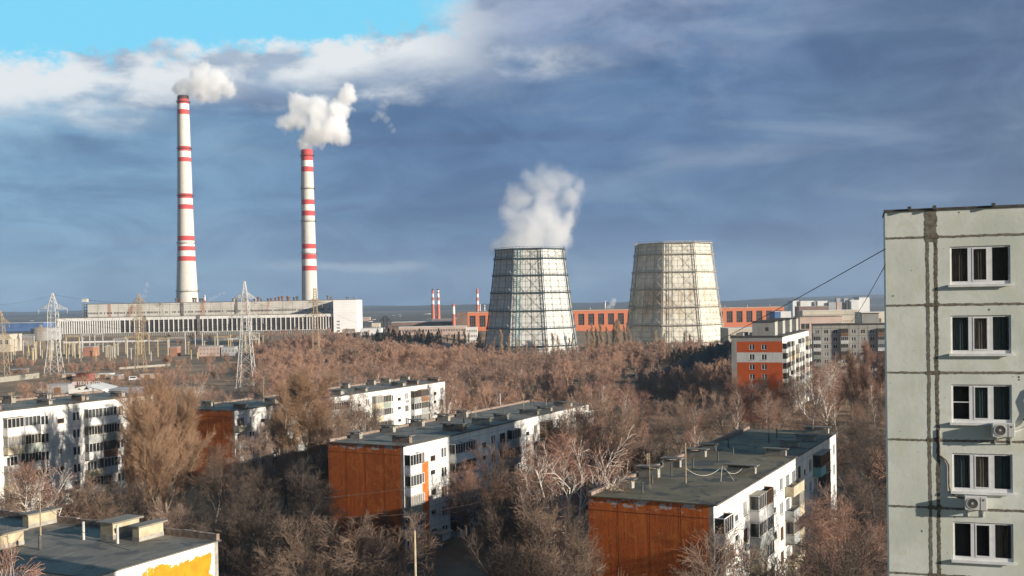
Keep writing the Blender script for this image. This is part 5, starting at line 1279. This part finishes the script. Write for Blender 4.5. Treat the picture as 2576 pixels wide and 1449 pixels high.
BLK = []   # footprints the trees keep clear of: (origin x, y, angle, x0, x1, y0, y1)
for t_, L, Wd in ((t1, 59, 12.6), (t2, 63, 12.6), (t3, 74, 12.6), (t4, 63, 12.6), (t5, 46, 13)):
    BLK.append((t_.location.x, t_.location.y, t_.rotation_euler[2], -2.5, L+2.5, -3.2, Wd+2.5))
BLK.append((o.x if False else P(1968, 848, 300).x, 300, R(68), -4, 66, -4, 18)); BLK.append((a_.x, a_.y, R(-14), -2, 70, -4, 16)); BLK.append((tr.location.x, tr.location.y, U9, -2, 24, -3, 14)); BLK.append((117, 78.5, R(59), -3, 24, -3, 17))
def clear(x, y, m=0):
    for ox, oy, a, x0, x1, y0, y1 in BLK:
        dx, dy = x-ox, y-oy; lx, ly = dx*math.cos(a)+dy*math.sin(a), -dx*math.sin(a)+dy*math.cos(a)
        if x0-m < lx < x1+m and y0-m < ly < y1+m: return False
    return True
# trees one can point at
tree_at(412, 915, 24, 'willow', 'tall golden-brown bare tree in front of the right end of the left block', wid=.72, d=163, v=0)
tree_at(462, 965, 20, 'willow', 'golden bare tree with full round top, right of the tallest golden one', wid=.78, d=170, v=1)
tree_at(355, 960, 20, 'willow', 'golden bare tree at the corner of the left block', wid=.7, d=158, v=1)
tree_at(760, 915, 21, 'willow', 'broad golden tree standing before the middle of the half-hidden block', wid=1.0, d=190, v=1)
tree_at(705, 945, 19, 'willow', 'slimmer golden tree on the left side of the broad golden one', wid=.8, d=200, v=0)
tree_at(815, 950, 18, 'brownwillow', 'brownish tree on the right side of the broad golden one', wid=.7, d=214, v=0)
tree_at(880, 985, 15, 'round', 'bare dark tree against the white wall of the half-hidden block', wid=1., d=222)
tree_at(948, 1010, 13, 'dark', 'bare tree with black limbs before the white wall of the half-hidden block', wid=1.1, d=228)
tree_at(95, 1125, 17, 'spreader', 'white birch spreading before the left block above the grey roof', wid=1.0, d=128)
tree_at(50, 1160, 14, 'birch', 'smaller pale birch at the left edge before the left block', wid=1.2, d=124)
tree_at(1112, 938, 17, 'birch', 'white birch with two stems beside the far end of the half-hidden block', wid=.9, d=252)
tree_at(1152, 955, 15, 'birch', 'thin birch just right of the two-stemmed white birch', wid=.8, d=256)
tree_at(1425, 1060, 19, 'spreader', 'large spreading white birch between the two orange gables', wid=.8, d=108, v=1)
tree_at(1375, 1085, 17, 'birch', 'pale birch leaning against the large spreading one', wid=1.1, d=118, v=2)
tree_at(1512, 938, 17, 'birch', 'tall slim birch above the far end of the central roof', wid=.9, d=222)
tree_at(1488, 955, 16, 'birch', 'slim birch left of the tall slim one above the central roof', wid=.85, d=226)
tree_at(1548, 960, 16, 'birch', 'birch with red twigs right of the tall slim birch', wid=1., d=215)
tree_at(1760, 1012, 15, 'birch', 'reddish birch behind the green-grey roof', wid=.9, d=188)
tree_at(1655, 1035, 14, 'dark', 'dark multi-stemmed tree behind the left side of the green-grey roof', wid=.9, d=185)
tree_at(2040, 885, 19, 'spreader', 'pale forked tree before the side of the striped nine-storey block', wid=1., d=262)
tree_at(2085, 925, 15, 'birch', 'smaller pale tree between the forked one and the green wall', wid=.9, d=255)
tree_at(2180, 842, 24, 'brownwillow', 'big russet willow beside the pale green wall', wid=.62, d=290, v=0)
tree_at(2140, 870, 21, 'brownwillow', 'russet tree on the left side of the big russet willow', wid=.6, d=300, v=1)
tree_at(2215, 875, 20, 'brownwillow', 'russet tree half hidden by the pale green wall', wid=.6, d=285, v=1)
for px, yt, d_, kd, wd, lb in ((1290, 1098, 120, 'red', .8, 'tall reddish tree hiding the middle of the central white front'), (1245, 1150, 119, 'round', .7, 'grey-brown tree right of the sunlit corner of the central block'), (1345, 1150, 113, 'round', .75, 'tall grey-brown tree left of the large spreading birch'),
      (1372, 1085, 130, 'red', .7, 'reddish tree just left of the large spreading birch'), (1470, 1170, 118, 'round', .7, 'grey-brown tree right below the large spreading birch'), (1318, 1195, 101, 'round', .8, 'many-stemmed tree low between the two orange gables'), (1225, 1235, 110, 'dark', .75, 'dark tree before the entrance of the central block'),
      (1385, 1262, 99, 'dark', .75, 'dark tree left of the near orange gable'), (1442, 1275, 98, 'round', .7, 'tree touching the left edge of the near orange gable'), (1275, 1330, 95, 'dark', 1.0, 'dark tree cut by the bottom edge between the two orange gables'), (1365, 1330, 93, 'round', .9, 'brown tree cut by the bottom edge left of the near gable'),
      (1490, 1075, 160, 'red', 1., 'reddish tree right of the large spreading birch'), (1560, 1030, 178, 'red', 1., 'full reddish tree behind the left edge of the green-grey roof'), (1600, 1090, 165, 'dark', 1., 'dark tree close behind the green-grey roof'), (1440, 1040, 190, 'red', .9, 'reddish tree hiding the far end of the central white front'), (1395, 1058, 178, 'round', .9, 'grey-brown tree before the far third of the central white front'),
      (1700, 985, 215, 'round', 1., 'tall grey-brown tree behind the middle of the green-grey roof'), (1640, 975, 225, 'red', 1., 'reddish tree in the wood behind the green-grey roof'), (1830, 985, 225, 'round', 1., 'grey-brown tree behind the far end of the green-grey roof'), (1900, 1000, 210, 'red', 1., 'reddish tree right behind the far roof end'), (1960, 985, 220, 'round', 1.1, 'brown tree below the corner of the striped nine-storey block'),
      (1850, 925, 272, 'red', .9, 'reddish tree before the left corner of the striped nine-storey block'), (1885, 945, 268, 'red', 1., 'reddish tree before the middle of the striped gable'), (1925, 935, 270, 'round', .9, 'brown tree before the striped gable, right half'), (1965, 950, 262, 'red', 1., 'reddish tree before the right corner of the striped gable'), (2000, 930, 270, 'round', .9, 'brown tree before the loggias of the striped block'), (2070, 900, 330, 'round', 1., 'brown tree before the grey nine-storey block'), (2105, 915, 310, 'red', 1., 'reddish tree before the grey nine-storey block, near the willow'),
      (1420, 1012, 186, 'red', .9, 'reddish tree with the highest top before the far central facade'), (1458, 985, 170, 'red', 1.1, 'broad reddish tree before the far corner of the central block'), (1497, 975, 178, 'round', 1.1, 'grey-brown tree right of the far corner of the central block'), (1470, 1000, 182, 'round', .9, 'brown tree covering the far corner of the central block'), (1355, 1070, 168, 'red', .8, 'reddish tree before the second balcony column of the central block'), (690, 960, 214, 'round', .8, 'grey-brown tree before the left half of the half-hidden block'), (835, 960, 210, 'red', .8, 'reddish tree before the middle of the half-hidden block'), (725, 990, 212, 'round', .9, 'low brown tree before the half-hidden block'), (790, 1000, 212, 'round', .8, 'brown tree behind the central roof edge'), (860, 1005, 190, 'round', .9, 'grey-brown tree behind the near corner of the central roof'), (925, 975, 222, 'round', .8, 'grey-brown tree before the right half of the half-hidden block'), (640, 1060, 170, 'round', .9, 'brown tree at the lower corner of the half-hidden block'),
      (530, 1085, 160, 'round', .9, 'brown tree before the left edge of the shaded gable'), (445, 960, 172, 'willow', .8, 'golden tree filling behind the tallest golden one'), (385, 985, 150, 'willow', .7, 'golden tree low beside the tallest golden one'), (330, 1010, 160, 'willow', .6, 'golden tree against the right end of the left block'),
      (262, 1205, 130, 'round', .9, 'brown tree before the middle of the left block'), (175, 1190, 130, 'round', .9, 'brown tree before the brown balconies of the left block'), (20, 1190, 122, 'round', .9, 'brown tree before the left block at the photo edge')):
    tree_at(px, yt, 0, kd, lb, wid=wd, d=d_)
tree_at(575, 1130, 17, 'dark', 'dark bare tree before the shaded orange gable', wid=1., d=150)
tree_at(655, 1150, 17, 'dark', 'dark bare tree right of the shaded orange gable', wid=1., d=142)
tree_at(735, 1140, 17, 'dark', 'big dark tree left of the central orange gable', wid=1.05, d=140)
tree_at(790, 1185, 15, 'dark', 'dark tree touching the left edge of the central orange gable', wid=1., d=135)
tree_at(560, 1215, 15, 'dark', 'dark bare tree right of the yellow gable', wid=.95, d=118)
tree_at(640, 1235, 15, 'dark', 'shadow-dark tree between the yellow and the central orange gable', wid=1., d=114)
tree_at(715, 1255, 14, 'dark', 'shadow-dark tree in the dark courtyard before the central gable', wid=1., d=112)
tree_at(790, 1290, 13, 'round', 'bare tree leaning before the lower left of the central orange gable', wid=1., d=108)
tree_at(865, 1275, 11, 'round', 'brown bare tree before the bottom of the central orange gable', wid=1.2, d=112)
tree_at(960, 1290, 10, 'round', 'low spreading tree at the foot of the central orange gable', wid=1.3, d=110)
tree_at(480, 1215, 14, 'dark', 'dark tree behind the grey roof and its ochre chambers', wid=1., d=128)
tree_at(410, 1235, 12, 'round', 'bare tree rising right behind the ochre roof chambers', wid=1., d=122)
tree_at(300, 1175, 12, 'dark', 'bare tree before the green entrance of the left block', wid=1.1, d=134)
tree_at(215, 1195, 11, 'round', 'bare brown tree at the foot of the left block', wid=1.1, d=132)
tree_at(30, 1330, 20, 'birch', 'russet birch tip cutting into the grey roof at the bottom left', wid=.6, d=52)
tree_at(1900, 1328, 12, 'round', 'bare tree before the white front at the bottom, right of the near gable', wid=1.2, d=77)
tree_at(1975, 1310, 13, 'round', 'bare tree before the shaded middle of the nearest white front', wid=1.2, d=82)
tree_at(2040, 1340, 12, 'dark', 'dark tree at the bottom edge right of the nearest white front', wid=1.2, d=80)
tree_at(2120, 1215, 15, 'red', 'russet bare tree at the far corner of the nearest white front', wid=1.1, d=104)
tree_at(2190, 1170, 16, 'dark', 'dark tree beside the lower half of the pale green wall', wid=1.1, d=112)
tree_at(2165, 1290, 14, 'red', 'russet bush-like tree low beside the pale green wall', wid=1.3, d=88)
tree_at(2225, 1330, 13, 'dark', 'dark tree hidden partly by the bottom of the pale green wall', wid=1.2, d=78)
tree_at(2195, 1030, 15, 'dark', 'dark tree in the shade between the russet willow and the near roof', wid=1., d=165)
tree_at(2110, 1010, 14, 'dark', 'dark tree behind the far end of the green-grey roof', wid=1.1, d=178)
tree_at(110, 962, 8, 'spreader', 'small pale birch before the grey-roofed workshop', wid=1., d=330)
tree_at(470, 955, 9, 'spreader', 'pale branching tree right of the tallest golden tree', wid=1.2, d=300)
tree_at(845, 920, 14, 'birch', 'slim pale birch behind the roof of the half-hidden block', wid=.9, d=300)
tree_at(875, 930, 13, 'birch', 'pale birch right of the slim one behind the half-hidden block', wid=.9, d=305)
# poplars and conifers at the towers
r_ = random.Random(31)
for px, yt in ((1262, 827), (1278, 838), (1300, 850), (1375, 845), (1392, 834), (1405, 840), (1440, 838), (1432, 848), (1476, 826), (1490, 812), (1502, 818), (1515, 812), (1530, 820), (1540, 808), (1552, 800), (1562, 806), (1575, 815), (1588, 828), (1650, 830), (1668, 836), (1720, 832), (1735, 840), (1345, 852), (1325, 855), (1240, 848)):
    tree_at(px, yt, 0, 'poplar', 'pale upright poplar in the row at the feet of the cooling towers', 'poplars at the cooling towers', wid=.8, d=r_.uniform(640, 685))
for px, yt in ((1140, 838), (1155, 832), (1168, 828), (1178, 836), (1125, 842), (1020, 850)):
    tree_at(px, yt, 0, 'poplar', 'pale upright poplar before the long white works building', 'poplars before the works building', wid=1.1, d=r_.uniform(800, 860))
cn = {}
def conifer_mesh(seed):
    r = random.Random(seed); mb = MB(); H = 12.
    for k in range(240):
        f = (k+.5)/240; z = .8+f*(H-.9); R0 = (1-f)**.85*2.7+.12; a = r.uniform(0, 6.28); rr = R0*math.sqrt(r.uniform(.25, 1.)); c = Vector((math.cos(a)*rr, math.sin(a)*rr, z-rr*.22)); d = Vector((math.cos(a), math.sin(a), -.35)).normalized(); w = d.cross(Vector((0, 0, 1))).normalized(); s = r.uniform(.5, 1.05)*(1-.5*f)
        mb.quad(c-d*s, c+w*s*.45+Vector((0,0,-.15)), c+d*s*.9, c-w*s*.45+Vector((0,0,-.15))); u = d.cross(w); mb.quad(c-d*s*.8, c+u*s*.35, c+d*s*.7, c-u*s*.35)
    return mb.mesh('crown', [needle])
cm_ = [conifer_mesh(s) for s in (1, 2, 3)]
tb_ = MB(); tb_.bar((0, 0, -.3), (0, 0, 11.5), .22, 0, 6, r2=.03); ctr = tb_.mesh('trunk', [bark_grey])
def conifer(px, yt, d, label, group, wid=1., zoff=0):
    p = P(px, yt, d); z_ = hgt(p.x, d)+zoff; h = max(3, p.z-z_); t = thing('conifer', label, 'tree', (p.x, d, z_), r_.uniform(0, 6), group); s = h/12; t.scale = (s*wid, s*wid, s); link('trunk', ctr, t); link('crown', r_.choice(cm_), t)
for k in range(26):
    px = 905+k*8.0+r_.uniform(-4, 4); conifer(px, 827+r_.uniform(-4, 10)+(10 if px < 940 else 0), r_.uniform(800, 860), 'dark spruce in the dense row before the long white works building', 'dark spruces before the works building', 1.25)
conifer(1205, 834, 780, 'single dark spruce at the left foot of the steaming tower', None, 1.1)
conifer(820, 835, 1000, 'dark spruce in front of the turbine hall right end', None, 1.1); conifer(858, 838, 1010, 'dark spruce in front of the white end block', None, 1.1)
for k in range(22):
    px = 1690+k*7+r_.uniform(-3, 3); conifer(px, 882-.16*(px-1690)+r_.uniform(-5, 5), 520, 'dark pine along the crest of the black heap', 'dark pines on the black heap', 1.1)
# single trees of the wood between the blocks and the field
GW = 'bare trees of the near wood'
cnt = 0; tries = 0
while cnt < 85 and tries < 4000:
    tries += 1; y = 150+(340-150)*r_.random()**.8; px = r_.uniform(540, 2240); p = P(px, 900, y); x = p.x
    if not clear(x, y, .5): continue
    if px < 1000 and y < 262 and px > 330 and y > 225: pass
    kind = r_.choice(['red', 'red', 'round', 'dark', 'round', 'red']); h = r_.uniform(8, 12.5)
    if px < 640 and y > 290: continue
    put_tree(x, y, h, kind, 'bare brown tree of the wood filling the space behind the five-storey blocks', GW, r_.uniform(.9, 1.15)); cnt += 1
cnt = 0
while cnt < 30:
    y = r_.uniform(205, 400); px = r_.uniform(900, 2230); x = P(px, 900, y).x
    if not clear(x, y, 1.5) or (405 < y): continue
    put_tree(x, y, r_.uniform(11, 15), 'birch', 'slim pale birch standing out of the brown wood', 'slim birches in the wood', r_.uniform(.7, .95)); cnt += 1
cnt = 0
while cnt < 34:
    y = r_.uniform(92, 185); px = r_.uniform(330, 2200); x = P(px, 900, y).x
    if not clear(x, y, 1.5): continue
    put_tree(x, y, r_.uniform(7, 11), r_.choice(['dark', 'round', 'dark']), 'bare tree in the shaded courtyards between the five-storey blocks', 'bare courtyard trees', r_.uniform(.9, 1.2)); cnt += 1
cnt = 0
while cnt < 40:
    y = r_.uniform(86, 190); px = r_.uniform(250, 2200); x = P(px, 900, y).x
    if not clear(x, y, .8): continue
    put_tree(x, y, r_.uniform(2.2, 4.5), r_.choice(['bush', 'greybush']), 'bare shrub on the shaded ground between the five-storey blocks', 'bare shrubs in the courtyards', 1.1); cnt += 1
# ------------------------------------------------------------------ the far wood: one mass of scrub
def lod(seed, kind):
    t = make_tree(seed, kind, 1); s_ = t.seg['trunk']+t.seg['crown']
    A = np.array([tuple(a[0]) for a in s_]); B = np.array([tuple(a[1]) for a in s_]); ra = np.array([a[2] for a in s_]); rb = np.array([a[3] for a in s_]); mx = B[:, 2].max(); return A/mx, B/mx, ra/mx, rb/mx
LOD = [lod(s, 'round') for s in range(5)]+[lod(s, 'bush') for s in range(3)]
LOD = [(a, b_, np.maximum(c, .0034), np.maximum(d, .0026)) for a, b_, c, d in LOD]
def mass(name, n_, region, hr, mat, label, cat, kinds):
    Pa, Qa, Ra, Rb = [], [], [], []; k = 0; g_ = np.random.default_rng(5)
    while k < n_:
        x, y = region(g_)
        if x is None: continue
        A, B, ra, rb = LOD[g_.choice(kinds)]; h = g_.uniform(*hr)*(1+.4*math.sin(x*.045+1)*math.sin(y*.03)+.2*math.sin(x*.17)*math.sin(y*.11+2)); a = g_.uniform(0, 6.28); M = np.array([[math.cos(a), -math.sin(a), 0], [math.sin(a), math.cos(a), 0], [0, 0, 1]]); wd = g_.uniform(.8, 1.2)
        o_ = np.array([x, y, hgt(x, y)]); S = np.array([h*wd, h*wd, h]); f = y/420
        Pa.append((A*S)@M.T+o_); Qa.append((B*S)@M.T+o_); Ra.append(ra*h*max(.8, f)); Rb.append(rb*h*max(.8, f)); k += 1
    me = seg_mesh(name, np.concatenate(Pa), np.concatenate(Qa), np.concatenate(Ra), np.concatenate(Rb), 3, mat)
    o_ = link(name, me); tag(o_, label, cat, kind='stuff'); return o_
m, t, b = newmat('wood_mass')
pos = t.new('ShaderNodeNewGeometry').outputs['Position']
c = t.mix(t.ss(t.noise(pos, .028, 3, .6), .42, .58), (.42, .25, .175), (.31, .21, .16))
c = t.mix(t.m('MULTIPLY', t.ss(t.noise(pos, .11, 3, .6), .50, .68), .7), c, (.17, .12, .095))
t.put(b.inputs['Base Color'], c); b.inputs['Roughness'].default_value = .95; wood_m = m
def reg(g_):
    if g_.random() < .09: y = g_.uniform(120, 420); px = g_.uniform(2245, 2700)      # the wood goes on behind the pale green block
    else: y = math.sqrt(g_.uniform(300**2, 705**2)); px = g_.uniform(630, 2240)
    x = P(px, 900, y).x
    if y > 640 and px > 1180 and px < 1850 and (abs(x-13) < 36 or abs(x-112) < 38): return None, None
    if not clear(x, y, 2): return None, None
    if 405 < y < 520 and 1560 < px < 1860 and g_.random() < .93: return None, None
    if px < 900 and y < 520 and g_.random() < .45: return None, None
    if px < 700 and g_.random() < .5: return None, None
    return x, y
mass('woodland', 3400, reg, (4.5, 10.5), wood_m, 'reddish-brown bare scrub wood filling the ground between the blocks and the cooling towers', 'woodland', [0, 1, 2, 3, 4])
def reg2(g_):
    y = g_.uniform(225, 640); px = g_.uniform(-20, 720); x = P(px, 900, y).x
    if not clear(x, y, 2): return None, None
    if math.sin(x*.05+.3)*math.sin(y*.035+1)+.35*math.sin(x*.13) < .02 and g_.random() < .8: return None, None
    return x, y
mass('scrub', 620, reg2, (1.8, 4.8), wood_m, 'low brown scrub dotted over the open field around the pylons', 'scrub', [5, 6, 7, 0, 1])
def reg3(g_):
    y = g_.uniform(740, 1060); px = g_.uniform(330, 1240); x = P(px, 900, y).x
    if y > 1000 and px < 700: return None, None
    if px < 640 and g_.random() < .7: return None, None
    return x, y
mass('bushes', 420, reg3, (2.5, 6), wood_m, 'brown bushes along the foot of the power station', 'bushes', [0, 1, 2, 3, 4])
# dry grass over the near field
print('trees', NTREE[0])

# ------------------------------------------------------------------ steam
def steam(name, label, d, blobs, dens=.12, amp=1.1, nscale=.06, soft=.25, vox=2.4, thr=.0, col=(1, 1, 1), aniso=.0, fade=None, gain=1.5, rough=.66, step=.22, det=6, warp=1.1):
    """blobs: (px, py, r_px[, depth offset in px]) soft spheres at distance d"""
    k = d/FPX; bl = []
    for q in blobs:
        c = P(q[0], q[1], d); bl.append((c+Vector((0, (q[3] if len(q) > 3 else 0)*k, 0)), q[2]*k))
    o = bl[0][0].copy(); mb = bmesh.new()
    for c, r in bl: bmesh.ops.create_icosphere(mb, subdivisions=2, radius=r*1.55, matrix=Matrix.Translation(c-o))
    me = bpy.data.meshes.new(name); mb.to_mesh(me); mb.free()
    ob = link(name, me, None, o); md = ob.modifiers.new('union', 'REMESH'); md.mode = 'VOXEL'; md.voxel_size = vox
    m = bpy.data.materials.new(name); m.use_nodes = True; t = NT(m.node_tree); t.n.clear()
    v = t.new('ShaderNodeTexCoord').outputs['Object']; f = None
    wv = t.vm('ADD', v, t.vm('SCALE', t.vm('SUBTRACT', t.new('ShaderNodeTexNoise', {'Vector': v, 'Scale': nscale*.9, 'Detail': 4., 'Roughness': .6}).outputs['Color'], (.5, .5, .5)), scale=warp/nscale))
    for c, r in bl:
        g = t.m('SUBTRACT', 1., t.m('DIVIDE', t.vm('DISTANCE', wv, tuple(c-o)), r))
        f = g if f is None else t.m('SMOOTH_MAX', f, g, .12)
    f = t.m('MULTIPLY', f, gain)
    nz = t.noise(wv, nscale, det, rough)
    f = t.m('ADD', f, t.m('MULTIPLY', t.m('SUBTRACT', nz, .52), amp))
    de = t.m('MULTIPLY', t.ss(f, thr, thr+soft), dens)
    if fade: de = t.m('MULTIPLY', de, t.lin(t.sep(v)[2], fade[0], fade[1], 1., fade[2]))
    pv = t.new('ShaderNodeVolumePrincipled', {'Color': col, 'Density': de, 'Anisotropy': aniso}); ou = t.new('ShaderNodeOutputMaterial'); t.l.new(pv.outputs[0], ou.inputs['Volume'])
    m.cycles.volume_step_rate = step; me.materials.append(m)
    tag(ob, label, 'steam'); return ob
STEAM = True
if STEAM:
    steam('steam_plume', 'white steam drifting right from the top of the taller banded chimney', 1160, [(468, 220, 30), (500, 215, 38), (540, 218, 40), (505, 190, 34), (550, 200, 34), (450, 220, 22), (572, 225, 28), (520, 240, 26), (515, 170, 22)], .15, 3.1, .06, .9, warp=.8, thr=-.04, det=10, rough=.72)
    steam('steam_plume', 'large heart-shaped white steam cloud on the shorter banded chimney', 1165, [(772, 355, 26), (800, 330, 44), (840, 320, 44), (755, 300, 38), (800, 285, 46), (748, 258, 30), (850, 280, 40), (872, 245, 30), (880, 225, 22), (775, 268, 34), (862, 345, 24), (725, 310, 30)], .18, 3.0, .055, .8, warp=.8, thr=-.04, det=10, rough=.72)
    wl = [(922, 236, 12), (934, 244, 12), (952, 285, 14), (962, 268, 18), (972, 258, 15), (960, 290, 16), (974, 300, 14), (982, 314, 12), (990, 328, 10), (940, 300, 12), (946, 294, 12)]
    steam('steam_wisp', 'thin torn wisp of steam to the right of the heart-shaped cloud', 1165, wl, .03, 2.6, .08, 1.0, warp=.7, thr=.0, vox=1.6)
    steam('steam_plume', 'soft greyish-white steam rising from the left cooling tower', 725, [(1330, 604, 66), (1345, 575, 64), (1365, 535, 64), (1300, 570, 50), (1395, 570, 54), (1430, 500, 44), (1390, 455, 46), (1285, 604, 38), (1392, 602, 44), (1330, 560, 56), (1382, 550, 50), (1290, 545, 40), (1310, 505, 44), (1372, 495, 48), (1425, 550, 34), (1435, 505, 34), (1350, 460, 40), (1365, 428, 30), (1415, 450, 40), (1248, 616, 24), (1412, 590, 40), (1455, 470, 24), (1330, 440, 26)], .12, 2.9, .06, 1.0, vox=2.0, warp=.9, thr=-.12, det=10, gain=1.3, rough=.72, fade=(-5, 55, .15))
    steam('steam_puff', 'small white steam puff beside the small white stack between the towers', 1400, [(1532, 772, 8), (1540, 764, 10), (1545, 756, 8)], .1, 2.6, .12, .6, vox=1.2, warp=.4)
    steam('steam_puff', 'small curl of steam above the boiler house, right of the taller chimney', 1900, [(530, 752, 7), (541, 746, 8), (552, 740, 7), (562, 735, 6)], .04, 1.2, .06, .5, vox=1.5)
    steam('steam_puff', 'faint steam curl over the boiler house behind the brown pylon', 1900, [(362, 745, 7), (366, 730, 7), (372, 716, 8)], .03, 1.2, .06, .5, vox=1.5)
# ------------------------------------------------------------------ haze: one even body of air round the whole scene
hb_ = MB(); hb_.box(-8900, 8900, -120, 9100, -7, 330); hz_ = hb_.build('haze', []) if False else None
me = hb_.mesh('haze', []); ob = link('haze', me); tag(ob, 'pale even haze over the whole plain', 'haze', kind='stuff')
m = bpy.data.materials.new('haze'); m.use_nodes = True; t = NT(m.node_tree); t.n.clear()
pv = t.new('ShaderNodeVolumePrincipled', {'Color': (.66, .82, 1.0), 'Density': 7e-5, 'Anisotropy': .1}); ou = t.new('ShaderNodeOutputMaterial'); t.l.new(pv.outputs[0], ou.inputs['Volume']); me.materials.append(m)
